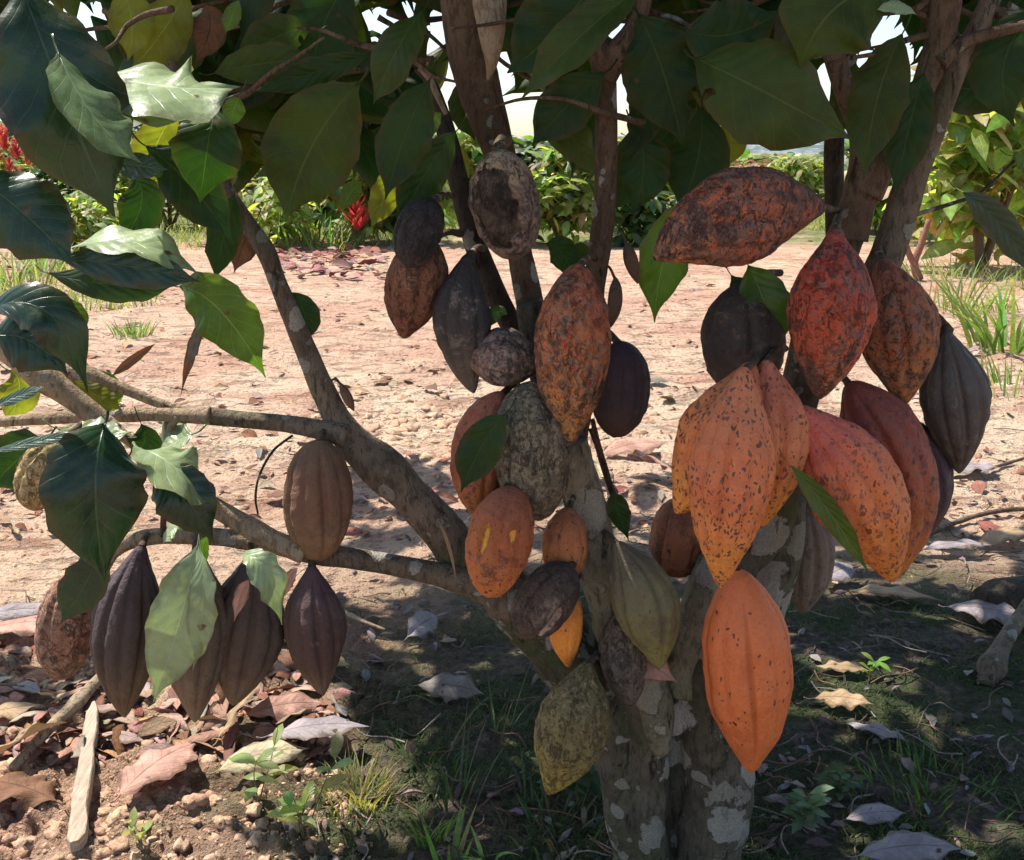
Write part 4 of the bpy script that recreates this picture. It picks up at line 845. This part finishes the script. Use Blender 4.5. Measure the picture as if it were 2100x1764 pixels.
fallen('long pale leaf in the half shade right of the salmon pod tip', 1960, 1140, .2, .05, 10, 'lilac', seed=18, lift=.02)
fallen('bluish grey leaf by the dark log at the right edge', 2035, 1290, .18, .07, -30, 'lilac', seed=19, lift=.03, roll=-.3)
fallen('tan sunlit leaf right of the shade edge', 1830, 1235, .2, .06, -15, 'dead', seed=20, lift=.015)
fallen('pale sunlit leaf on the soil behind the middle stems', 1300, 940, .26, .12, 30, 'pink', seed=21, lift=.03, roll=-.2)
fallen('bleached curled leaf below the withered twig behind the stems', 1340, 985, .22, .1, 120, 'pink', seed=22, lift=.05, roll=-.6)
fallen('bleached narrow leaf lying beside the bole fork', 1235, 1000, .2, .06, 100, 'cream', seed=23, lift=.04, roll=-.5)
fallen('white grey leaf in sun below the charcoal pod', 1990, 975, .2, .1, 10, 'lilac', seed=24, lift=.02)
fallen('pale leaf scrap lower right of the charcoal pod', 1870, 1060, .2, .12, 160, 'pink', seed=25, lift=.02)
fallen('small rust leaf on pale soil below the mid left bough', 790, 790, .12, .05, 10, 'brown', seed=26, lift=.01)
fallen('tan dry leaf right edge below the dark bladed leaf', 2060, 1120, .22, .08, 30, 'dead', seed=27, lift=.02)
fallen('rust curled leaf on sunlit soil below the straight left bough', 600, 1030, .16, .07, 10, 'brown', seed=28, lift=.02)
fallen('small pinkish leaf flat on soil far left under the low bough', 60, 1310, .24, .09, 10, 'pink', seed=29, lift=.02)
fallen('pale strip of leaf beside the rusty crusted pod', 40, 1290, .2, .05, 15, 'lilac', seed=30, lift=.03, roll=-.4)

# stick and plank
def stick(name, label, cat, pts, mat, bump=.06, seed=0):
    mb = MB(); tube(mb, pts, 16, 8, bump, 40, seed, knots=.3); return tag(mb.build(name, mat), label, cat)
stick('fallen_stick', 'smooth brown fallen stick slanting up to the right at lower left', 'stick', [(G(30, 1590, .015), .009), (G(110, 1520, .03), .010), (G(160, 1470, .04), .011), (G(228, 1420, .05), .010)], BARKP, seed=41)
stick('fallen_stick', 'grey forked stick leaning at the right edge by the dark log', 'stick', [(G(2020, 1405, .0), .016), (G(2050, 1370, .05), .016), (G(2100, 1330, .10), .014)], BARKB, seed=42)
stick('rotting_log', 'dark rotting log lying at the right edge in the shade', 'log', [(G(2015, 1275, .03), .045), (G(2060, 1270, .035), .055), (G(2180, 1280, .04), .06)], BARKD, .1, seed=43)
stick('fallen_stick', 'thin dry reddish root crossing the sunlit soil at the right', 'stick', [(G(1900, 1105, .01), .006), (G(1980, 1075, .015), .006), (G(2060, 1060, .02), .007), (G(2160, 1050, .01), .006)], BARKR, seed=44)
stick('fallen_stick', 'thin dark root crossing the soil above the reddish one', 'stick', [(G(1860, 1030, .01), .005), (G(1950, 985, .012), .005), (G(2040, 965, .012), .005), (G(2150, 940, .01), .005)], BARKR, seed=45)
stick('fallen_twig', 'bare twig on the dark ground below the left bough', 'twig', [(G(700, 1270, .02), .006), (G(745, 1300, .03), .004), (G(790, 1310, .02), .003)], BARKP, seed=46)
M = NT('weathered_wood'); oc = M.coords((0, 0, 0), (1, .08, 1)); n = M.noise(oc, 160, 5, .7); n2 = M.noise(M.coords(), 14, 4)
c = M.mix(M.step(n, .35, .65), (.27, .20, .135), (.42, .33, .24)); c = M.mix(M.math('MULTIPLY', M.step(n2, .5, .7), .5), c, (.30, .22, .16))
M.put(M.b.inputs['Base Color'], c); M.b.inputs['Roughness'].default_value = .85; M.put(M.b.inputs['Normal'], M.bump(n, .6, .003))
a = G(155, 1748, .008); b = G(196, 1475, .02); T = (b - a).normalized(); S = T.cross(Vector((0, 0, 1))).normalized(); N = S.cross(T); S = (S + N * .15).normalized()
mb = MB(); vs = []; n_ = 24
for i in range(n_ + 1):
    u = i / n_; C = a.lerp(b, u) + S * .0025 * noise.noise(Vector((u * 5, 1, 0)))
    hw = .0135 * (1 - .22 * u) * (1 + .22 * noise.noise(Vector((u * 7, 4, 0)))) * min(1, .45 + u * 14, .25 + (1 - u) * 9); th = .011
    for sx, sz in [(-1, -1), (1, -1), (1.0, .8), (.85, 1), (-.85, 1), (-1, .8)]:
        vs.append(C + S * hw * sx + N * th * sz + N * .004 * noise.noise(Vector((u * 16, sx, sz))))
fs = [(i * 6 + j, i * 6 + (j + 1) % 6, i * 6 + 6 + (j + 1) % 6, i * 6 + 6 + j) for i in range(n_) for j in range(6)] + [tuple(range(5, -1, -1)), tuple(n_ * 6 + j for j in range(6))]
mb.add(vs, fs); tag(mb.build('wooden_stake', M.m, smooth=False), 'pale split wooden stake lying on crumbly soil at lower left', 'stake')

# clods, litter, twigs nobody could count
ICO = None
def ico():
    import bmesh
    bm = bmesh.new(); bmesh.ops.create_icosphere(bm, subdivisions=2, radius=1)
    v = [x.co.copy() for x in bm.verts]; f = [tuple(q.index for q in p.verts) for p in bm.faces]; bm.free(); return v, f
IV, IF = ico(); rng = random.Random(5)
mb = MB()
def clod(x, y, s, rng):
    z = gz(x, y); sd = rng.uniform(0, 50); sc_ = Vector((rng.uniform(.7, 1.3), rng.uniform(.7, 1.3), rng.uniform(.5, .9)))
    ca, sa = math.cos(sd), math.sin(sd); out = []
    for v in IV:
        k = 1 + .7 * noise.noise(v * 1.5 + Vector((sd, 0, 0))) + .45 * noise.noise(v * 3.3 + Vector((sd, 3, 0))) - .35 * abs(noise.noise(v * 2.6 + Vector((0, sd, 0))))
        q = Vector((v.x * sc_.x, v.y * sc_.y, v.z * sc_.z)) * s * k
        out.append(Vector((x + q.x * ca - q.y * sa, y + q.x * sa + q.y * ca, z + q.z - s * .25)))
    t = rng.random(); c = tuple(a + (b - a) * t for a, b in zip((.50, .30, .20), (.64, .46, .31)))
    mb.add(out, IF, col=c)
for _ in range(2300):
    px, py = rng.uniform(-80, 760), 1290 + 500 * rng.random() ** .8
    q = gxy(px, py)
    if inpoly(q[0], q[1], SHADE): continue
    clod(q[0], q[1], .0014 + .015 * rng.random() ** 5, rng)
for _ in range(700):
    px = rng.uniform(650, 1330); py = rng.gauss(880 + (px - 900) * -.06, 40)
    q = gxy(px, py); clod(q[0], q[1], .004 + .03 * rng.random() ** 3.5, rng)
for _ in range(1800):
    q = gxy(rng.uniform(-50, 2150), rng.uniform(540, 1250))
    if noise.noise(Vector((q[0] * 1.6, q[1] * 1.1, 2))) < -.02: continue
    clod(q[0], q[1], .003 + .022 * rng.random() ** 4, rng)
tag(mb.build('soil_clods', CLOD, origin=(0, 0, 0)), 'crumbly tan and pink soil clods strewn over the sunlit ground', 'soil', kind='stuff')
mb = MB(); LC = [(.40, .25, .15), (.30, .14, .08), (.46, .34, .24), (.22, .10, .06), (.34, .28, .24), (.42, .22, .17)]
def scrap(x, y, L, col, rng, z=.004):
    c = Vector((x, y, gz(x, y) + z + L * .06)); a = rng.uniform(0, 6.28); T = Vector((math.cos(a), math.sin(a), rng.uniform(-.35, .35)))
    N = Vector((rng.gauss(0, .45), rng.gauss(0, .45), 1))
    leaf(mb, c - T * L / 2, c + Vector((0, 0, L * .1)), c + T * L / 2, L * rng.uniform(.3, .55), N, rng.uniform(0, 40), rng.uniform(0, 40), rng.uniform(0, 40), .08, rng.randint(0, 9999), 6, 2, col, .3)
for _ in range(2600):
    k = rng.random() * 1.5
    if k < .40: q = gxy(rng.uniform(650, 2150), 1010 + 770 * rng.random() ** 1.5); L = rng.uniform(.010, .045); col = rng.choice([(.16, .13, .11), (.24, .20, .18), (.10, .075, .06), (.30, .26, .25)])
    elif k < .62: q = gxy(rng.uniform(-60, 700), rng.uniform(1330, 1560)); L = rng.uniform(.02, .09); col = rng.choice(LC)
    elif k < .70: q = gxy(rng.uniform(560, 800), rng.gauss(530, 22)); L = rng.uniform(.08, .22); col = rng.choice([(.30, .10, .09), (.36, .16, .14), (.42, .26, .22)])
    elif k > 1.0: q = gxy(rng.uniform(-50, 2150), 560 + 560 * rng.random() ** .8); L = rng.uniform(.012, .05); col = rng.choice([(.28, .10, .07), (.20, .08, .055), (.34, .17, .11), (.42, .28, .2)])
    else: q = gxy(rng.uniform(-50, 2150), rng.uniform(480, 1120)); L = rng.uniform(.02, .1); col = rng.choice(LC)
    scrap(q[0], q[1], L, tuple(v * rng.uniform(.8, 1.2) for v in col), rng)
tag(mb.build('leaf_litter', LM['litter'], origin=(0, 0, 0)), 'small dead leaf scraps scattered on the soil', 'leaf litter', kind='stuff')
mb = MB()
for _ in range(420):
    if rng.random() < .7: q = gxy(rng.uniform(680, 2150), rng.uniform(1030, 1780)); L = rng.uniform(.03, .14)
    else: q = gxy(rng.uniform(-50, 2150), rng.uniform(560, 1500)); L = rng.uniform(.03, .16)
    a = rng.uniform(0, 6.28); x, y = q; p = []
    for i in range(4):
        p.append((Vector((x, y, gz(x, y) + rng.uniform(.003, .02))), rng.uniform(.0008, .0018))); a += rng.uniform(-.7, .7); x += math.cos(a) * L / 3; y += math.sin(a) * L / 3
    c = rng.choice([(.20, .15, .12), (.12, .08, .06), (.32, .27, .22), (.25, .13, .09)])
    tube(mb, p, 5, 3, col=c, cap=False)
tag(mb.build('fine_twigs', CLOD, origin=(0, 0, 0)), 'fine dry twigs and rootlets scattered over the ground', 'twigs', kind='stuff')

# grass and weeds
def blade(mb, b, d, L, wd, bend, col, rng, seg=6):
    a = math.atan2(d.y, d.x); side = Vector((-math.sin(a), math.cos(a), 0)); vs = []; uvs = []
    # face roughly to the viewer as often as not
    ra = rng.uniform(0, 3.14); side = (side * math.cos(ra) + Vector((1, 0, 0)) * math.sin(ra)).normalized()
    p = b.copy(); dr = (Vector((0, 0, 1)) + d * .25).normalized()
    for i in range(seg + 1):
        u = i / seg; wq = wd * (1 - u ** 1.8) * .5 * (.6 + .4 * min(1, u * 4))
        vs += [p - side * wq, p + side * wq]; uvs += [(0, u), (1, u)]
        dr = (dr + d * bend / seg + Vector((0, 0, -bend * .35 / seg * u * 2))).normalized(); p = p + dr * (L / seg)
    mb.add(vs, [(2 * i, 2 * i + 1, 2 * i + 3, 2 * i + 2) for i in range(seg)], uvs, col)
def tuft(name, label, x, y, n, L, wd, spread, cols, bend=(.3, 1.4), cat='grass', group=None, seed=0):
    rng = random.Random(900 + seed); c = G(x, y); mb = MB()
    for _ in range(n):
        a = rng.uniform(0, 6.28); r = spread * rng.random() ** .7; q = Vector((c.x + math.cos(a) * r, c.y + math.sin(a) * r, 0)); q.z = gz(q.x, q.y) - .003
        d = Vector((math.cos(a) + rng.gauss(0, .4), math.sin(a) + rng.gauss(0, .4), 0)).normalized()
        blade(mb, q, d, L * rng.uniform(.5, 1.1), wd * rng.uniform(.6, 1.2), rng.uniform(*bend), tuple(v * rng.uniform(.75, 1.25) for v in rng.choice(cols)), rng)
    return tag(mb.build(name, GRASS, origin=c), label, cat, group)
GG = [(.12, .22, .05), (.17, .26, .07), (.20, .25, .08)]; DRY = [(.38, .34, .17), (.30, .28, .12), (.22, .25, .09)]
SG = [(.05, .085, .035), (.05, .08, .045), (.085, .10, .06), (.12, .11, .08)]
tg = 'grass tufts on the plantation floor'
tuft('grass_tuft', 'tall broad bladed green grass tuft right of the charcoal pod', 2060, 720, 46, .55, .028, .18, GG, (.4, 1.6), group=tg, seed=1)
tuft('grass_tuft', 'dry and green grass tuft behind the top of the charcoal pod', 1960, 640, 60, .45, .014, .35, GG + DRY, group=tg, seed=2)
tuft('grass_tuft', 'low yellow green grass tuft at the right edge below the tall one', 2080, 800, 60, .22, .012, .3, GG + DRY, group=tg, seed=3)
tuft('grass_tuft', 'small lone green tuft on the sunlit soil at far left', 272, 690, 90, .12, .008, .10, GG, group=tg, seed=4)
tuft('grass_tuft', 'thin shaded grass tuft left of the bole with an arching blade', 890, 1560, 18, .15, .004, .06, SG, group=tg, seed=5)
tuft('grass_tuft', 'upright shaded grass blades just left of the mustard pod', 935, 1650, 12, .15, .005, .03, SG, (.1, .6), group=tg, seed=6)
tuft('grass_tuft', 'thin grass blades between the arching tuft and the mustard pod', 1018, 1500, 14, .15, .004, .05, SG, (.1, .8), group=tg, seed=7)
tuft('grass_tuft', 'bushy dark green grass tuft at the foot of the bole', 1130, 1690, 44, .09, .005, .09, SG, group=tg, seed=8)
tuft('grass_tuft', 'sunlit yellow moss grass mound left of the shaded tufts', 735, 1640, 150, .07, .003, .055, DRY + [(.35, .30, .08)], group=tg, seed=9)
tuft('grass_tuft', 'small spiky green tuft near the bottom edge left of centre', 880, 1720, 40, .07, .004, .03, GG, group=tg, seed=10)
tuft('grass_tuft', 'mossy green grass patch at the lower right', 1900, 1640, 160, .05, .004, .12, [(.07, .13, .03), (.10, .16, .04)], group=tg, seed=11)
tuft('grass_tuft', 'broad green blade sprout at the bottom edge left of the bole', 925, 1775, 7, .09, .010, .02, GG, (.1, .5), group=tg, seed=12)
tuft('grass_tuft', 'pale green sprout at the bottom edge right of the broad blade', 1000, 1772, 8, .08, .009, .02, [(.26, .32, .14)], (.5, 1.6), group=tg, seed=13)
tuft('grass_tuft', 'large green and dry tuft at the left edge under the dark leaf', 30, 590, 70, .35, .018, .3, GG + DRY, group=tg, seed=14)
tuft('grass_tuft', 'leafy green tuft left of the arched leaf pair', 95, 560, 50, .35, .03, .2, GG, group=tg, seed=15)
tuft('grass_tuft', 'feathery green tuft beyond the soil, behind the rising left bough', 640, 500, 120, .5, .02, .6, GG, group=tg, seed=16)
def weed(name, label, x, y, H, n, ls, cols, seed=0, stems=3, cat='weed'):
    rng = random.Random(700 + seed); c = G(x, y); t = tag(empty(name, c), label, cat, 'weeds on the plantation floor'); st = MB(); lv = MB()
    for k in range(stems):
        a = rng.uniform(0, 6.28); q = c.copy(); p = [(c + Vector((0, 0, -.005)), .0016)]; d = Vector((math.cos(a) * .35, math.sin(a) * .35, 1)).normalized()
        for i in range(1, 5):
            q = q + d * H / 4; p.append((q.copy(), .0014 * (1 - i / 6))); d = (d + Vector((rng.gauss(0, .12), rng.gauss(0, .12), 0))).normalized()
        tube(st, p, 6, 3, col=(.22, .19, .09))
        for i in range(n):
            u = rng.uniform(.25, 1); j = min(3, int(u * 4)); o = p[j][0].lerp(p[j + 1][0], u * 4 - j); b = rng.uniform(0, 6.28)
            T = Vector((math.cos(b), math.sin(b), rng.uniform(-.3, .8))).normalized(); L = ls * rng.uniform(.6, 1.2)
            leaf(lv, o, o + T * L * .5 + Vector((0, 0, L * .08)), o + T * L, L * .38, Vector((0, -.3, 1)), 12, 12, 10, .03, rng.randint(0, 999), 6, 2, tuple(v * rng.uniform(.8, 1.2) for v in rng.choice(cols)))
    st.build('stem', GRASS, t); lv.build('foliage', LM['sunny'], t); return t
weed('weed', 'slender sunlit weed with pale narrow leaves, bottom left of centre', 625, 1720, .15, 6, .045, [(.20, .28, .08), (.28, .32, .14)], 1)
weed('weed', 'second slender weed with drooping leaves beside the first, nearer the cream leaf', 530, 1650, .13, 5, .05, [(.22, .30, .10)], 2, 2)
weed('weed', 'tiny bright green seedling in a sun fleck right of the orange pod', 1782, 1395, .04, 5, .03, [(.18, .32, .05)], 3, 2)
weed('weed', 'bluish round leaved weed at the foot of the trunk on the right', 1640, 1700, .06, 12, .035, [(.12, .17, .11), (.16, .21, .15)], 4, 4)
weed('weed', 'dark round leaved weed spreading right of the round leaved bluish one', 1710, 1640, .05, 9, .03, [(.08, .12, .06)], 5, 4)
weed('weed', 'small low sunlit weed at the bottom edge by the soil clods', 290, 1745, .05, 5, .03, [(.30, .34, .12)], 6, 2)
weed('weed', 'broad leaved dark weed low on the left foot of the bole', 1190, 1660, .10, 10, .06, [(.04, .09, .04)], 7, 4)
# short moss and grass too fine to count
mb = MB(); rng = random.Random(31)
for _ in range(19000):
    q = gxy(rng.uniform(640, 2150), rng.uniform(1230, 1790))
    if noise.noise(Vector((q[0] * 5, q[1] * 5, 3))) < -.05: continue
    a = rng.uniform(0, 6.28); c = rng.choice([(.045, .085, .02), (.06, .11, .028), (.10, .12, .045), (.04, .08, .035), (.15, .125, .085)])
    blade(mb, Vector((q[0], q[1], gz(*q) - .002)), Vector((math.cos(a), math.sin(a), 0)), rng.uniform(.008, .035), rng.uniform(.0012, .003), rng.uniform(.5, 3), c, rng, 3)
for _ in range(12000):
    px = rng.uniform(-80, 2200); q = gxy(px, rng.uniform(425, 640) if px > 1840 or px < 330 else (rng.uniform(425, 515) if px < 830 else rng.uniform(425, 478)))
    if noise.noise(Vector((q[0] * .9, q[1] * .9, 7))) < (.0 if q[1] < 11 else -.4): continue
    a = rng.uniform(0, 6.28); c = rng.choice(GG + DRY + DRY)
    blade(mb, Vector((q[0], q[1], gz(*q) - .004)), Vector((math.cos(a), math.sin(a), 0)), rng.uniform(.06, .28), rng.uniform(.006, .014), rng.uniform(.3, 2), c, rng, 4)
tag(mb.build('short_grass', GRASS, origin=(0, 0, 0)), 'short moss and thin grass covering the ground', 'ground cover', kind='stuff')

# ------------------------------------------------------------------ beyond the soil: shrubs, young trees
def shrub(name, label, cat, px, py, top, half, n, ls, cols, seed, mid=.5, trunk=True, group=None, red=None):
    """px,py: foot in the picture; top: its top row; half: half width px"""
    rng = random.Random(1100 + seed); c = G(px, py); s = mpp(py, c.y); H = P(px, top, c.y).z - c.z; Rr = half * s
    t = tag(empty(name, c), label, cat, group); st = MB(); lv = MB(); n = int(n * 1.35)
    for k in range(5):
        a = 6.28 * k / 5 + rng.random(); e = c + Vector((math.cos(a) * Rr * .6, math.sin(a) * Rr * .6, H * rng.uniform(.55, .9)))
        tube(st, [(c + Vector((0, 0, -.03)), .012 + .012 * H), (c.lerp(e, .5) + Vector((0, 0, H * .1)), .010 + .006 * H), (e, .006)], 8, 4, col=(.2, .13, .09))
    cl = [(Vector((c.x + rng.gauss(0, .45) * Rr, c.y + rng.gauss(0, .45) * Rr, c.z + H * (.25 + .7 * rng.random()))), rng.uniform(.25, .5)) for _ in range(14)]
    for _ in range(n):
        cc, r = rng.choice(cl); o = cc + Vector((rng.gauss(0, .5), rng.gauss(0, .5), rng.gauss(0, .4))) * r * min(Rr, H) * 1.1
        o.z = min(max(o.z, c.z + .05), c.z + H); L = ls * rng.uniform(.55, 1.15); b = rng.uniform(0, 6.28)
        T = Vector((math.cos(b), math.sin(b), rng.uniform(-1.3, .4))).normalized()
        leaf(lv, o, o + T * L * .5 + Vector((0, 0, L * .1)), o + T * L, L * rng.uniform(.34, .46), Vector((rng.gauss(0, .4), rng.gauss(-.3, .4), 1)), 12, 12, 12, .04, rng.randint(0, 999), 5, 1, tuple(v * rng.uniform(.75, 1.3) for v in rng.choice(cols)))
    st.build('stem', CLOD, t); lv.build('foliage', LM['sunny'], t)
    if red:
        for (fx, fy, fs_) in red:
            f = MB(); o = P(fx, fy, c.y - Rr * 1.1)
            for k in range(70):
                u = k / 70; a = k * 2.4; r = fs_ * .35 * (1 - u * .8); b = o + Vector((0, 0, fs_ * (u - .4)))
                T = Vector((math.cos(a), math.sin(a), .7)).normalized(); L = fs_ * (.5 - .25 * u) * rng.uniform(.7, 1.3); T = (T + Vector((rng.gauss(0, .2), rng.gauss(0, .2), rng.gauss(0, .2)))).normalized()
                leaf(f, b, b + T * L * .5, b + T * L + Vector((0, 0, L * .3)), L * .3, Vector((0, 0, 1)), 20, 20, 10, .02, k, 4, 1, tuple(v * rng.uniform(.7, 1.2) for v in rng.choice([(.60, .07, .07), (.66, .16, .13), (.5, .05, .08)])))
            f.build('flower', FLOWER, t)
    return t
YG = [(.21, .28, .085), (.27, .32, .11), (.15, .215, .065), (.34, .35, .15), (.30, .27, .12)]; DG = [(.05, .09, .03), (.08, .12, .035), (.11, .15, .04)]; RD = [(.32, .12, .08), (.36, .2, .1), (.25, .2, .08)]
sg = 'shrubs beyond the bare soil'
shrub('young_tree', 'young cacao tree with big yellow green sunlit leaves at the right edge', 'tree', 2010, 560, 150, 170, 620, .32, YG, 1)
shrub('young_tree', 'leafy young tree behind the dark stems, cut by the right edge', 'tree', 2160, 520, 120, 150, 420, .3, YG + DG, 2)
shrub('shrub', 'round sunlit shrub seen between the middle stems', 'shrub', 1150, 505, 286, 110, 1000, .24, YG + YG + DG, 3, group=sg)
shrub('flowering_shrub', 'leafy shrub with a red torch flower, left of the middle stem', 'shrub', 735, 500, 290, 90, 520, .3, YG + YG + DG, 4, group=sg, red=[(730, 445, .36), (703, 318, .2)])
shrub('shrub', 'pale green low shrub behind the rising left bough', 'shrub', 560, 500, 320, 110, 500, .2, YG, 5, group=sg)
shrub('shrub', 'light green bushy shrub left of the hanging olive leaf', 'shrub', 160, 520, 395, 110, 700, .17, YG, 6, group=sg)
shrub('flowering_shrub', 'shrub with red blooms at the left edge', 'shrub', 10, 470, 268, 90, 600, .18, YG + RD, 7, group=sg, red=[(8, 290, .26), (34, 312, .2), (-10, 320, .2), (58, 330, .16), (20, 345, .16)])
shrub('shrub', 'dark shrub in shade behind the red bloomed one', 'shrub', 100, 460, 310, 120, 700, .2, DG, 8, group=sg)
shrub('shrub', 'dark green shrub behind the hanging leaves left of centre', 'shrub', 350, 470, 290, 150, 700, .2, DG + YG, 9, group=sg)
shrub('shrub', 'rust leaved dry shrub above the level pod', 'shrub', 1530, 415, 335, 55, 700, .22, RD, 10, group=sg)
shrub('shrub', 'fresh yellow green shrub right of the rust leaved one', 'shrub', 1650, 430, 325, 60, 700, .25, YG, 11, group=sg)
shrub('shrub', 'teal green low shrub at the far edge of the soil behind the thin stem', 'shrub', 1330, 500, 400, 90, 500, .2, DG, 12, group=sg)
shrub('shrub', 'dark green shrub behind the right stems', 'shrub', 1800, 480, 330, 90, 600, .25, DG + YG, 13, group=sg)
shrub('shrub', 'low green shrub right of the torch flower', 'shrub', 850, 500, 330, 70, 450, .25, YG + DG, 14, group=sg)
for k, (px, py, tp, hf, nn, lb) in enumerate([(520, 470, 235, 70, 420, 'tall loose sunlit shrub behind the rising left bough'), (960, 470, 250, 60, 420, 'tall thin shrub between the black pod and the crusty one'), (1200, 470, 262, 45, 380, 'bright upright shrub just left of the thin straight stem'), (230, 470, 330, 60, 420, 'yellowish loose shrub below the white glossy leaf'), (1930, 500, 300, 70, 420, 'yellowish shrub behind the right stems, beside the young tree'), (650, 480, 330, 50, 380, 'low bright shrub left of the torch flower')]):
    shrub('shrub', lb, 'shrub', px, py, tp, hf, nn, .26, YG, 60 + k, group=sg)
FS = [(-40, 395, 285, 120), (190, 400, 238, 100), (420, 398, 282, 130), (650, 402, 262, 110), (880, 396, 248, 90), (1080, 400, 292, 90), (1250, 398, 296, 90), (1420, 402, 318, 80), (1590, 392, 328, 70), (1760, 400, 290, 100), (1930, 398, 235, 100), (2130, 400, 215, 130)]
FL = ['at the far left edge', 'behind the white glossy leaf', 'behind the hanging olive leaf', 'left of the torch flower', 'behind the black shrivelled pod', 'behind the crusty rotten pod', 'behind the thin straight stem', 'left of the rust leaved shrub', 'in front of the far hill', 'between the right stems', 'behind the yellow green young tree', 'at the far right edge']
for k, (px, py, tp, hf) in enumerate(FS):
    shrub('shrub', 'distant green shrub on the far side of the clearing, ' + FL[k], 'shrub', px, py, tp, hf, 520, .55, [YG + DG, DG, DG + YG, YG][k % 4], 30 + k, group='distant shrubs along the far side')
mb = MB(); c = G(1885, 575)
s = mpp(575, c.y)
sap = tag(empty('sapling', c), 'thin forked reddish sapling stem right of the dark stems', 'sapling')
tube(mb, [(c, 9 * s), (P(1875, 540, c.y), 8 * s), (P(1890, 500, c.y), 7 * s), (P(1905, 450, c.y), 5 * s)], 10, 5, .08, 10, col=(.30, .15, .10))
tube(mb, [(P(1878, 548, c.y), 7 * s), (P(1862, 515, c.y), 6 * s), (P(1850, 470, c.y), 4 * s)], 10, 5, .08, 10, col=(.30, .15, .10))
mb.build('stem', CLOD, sap)
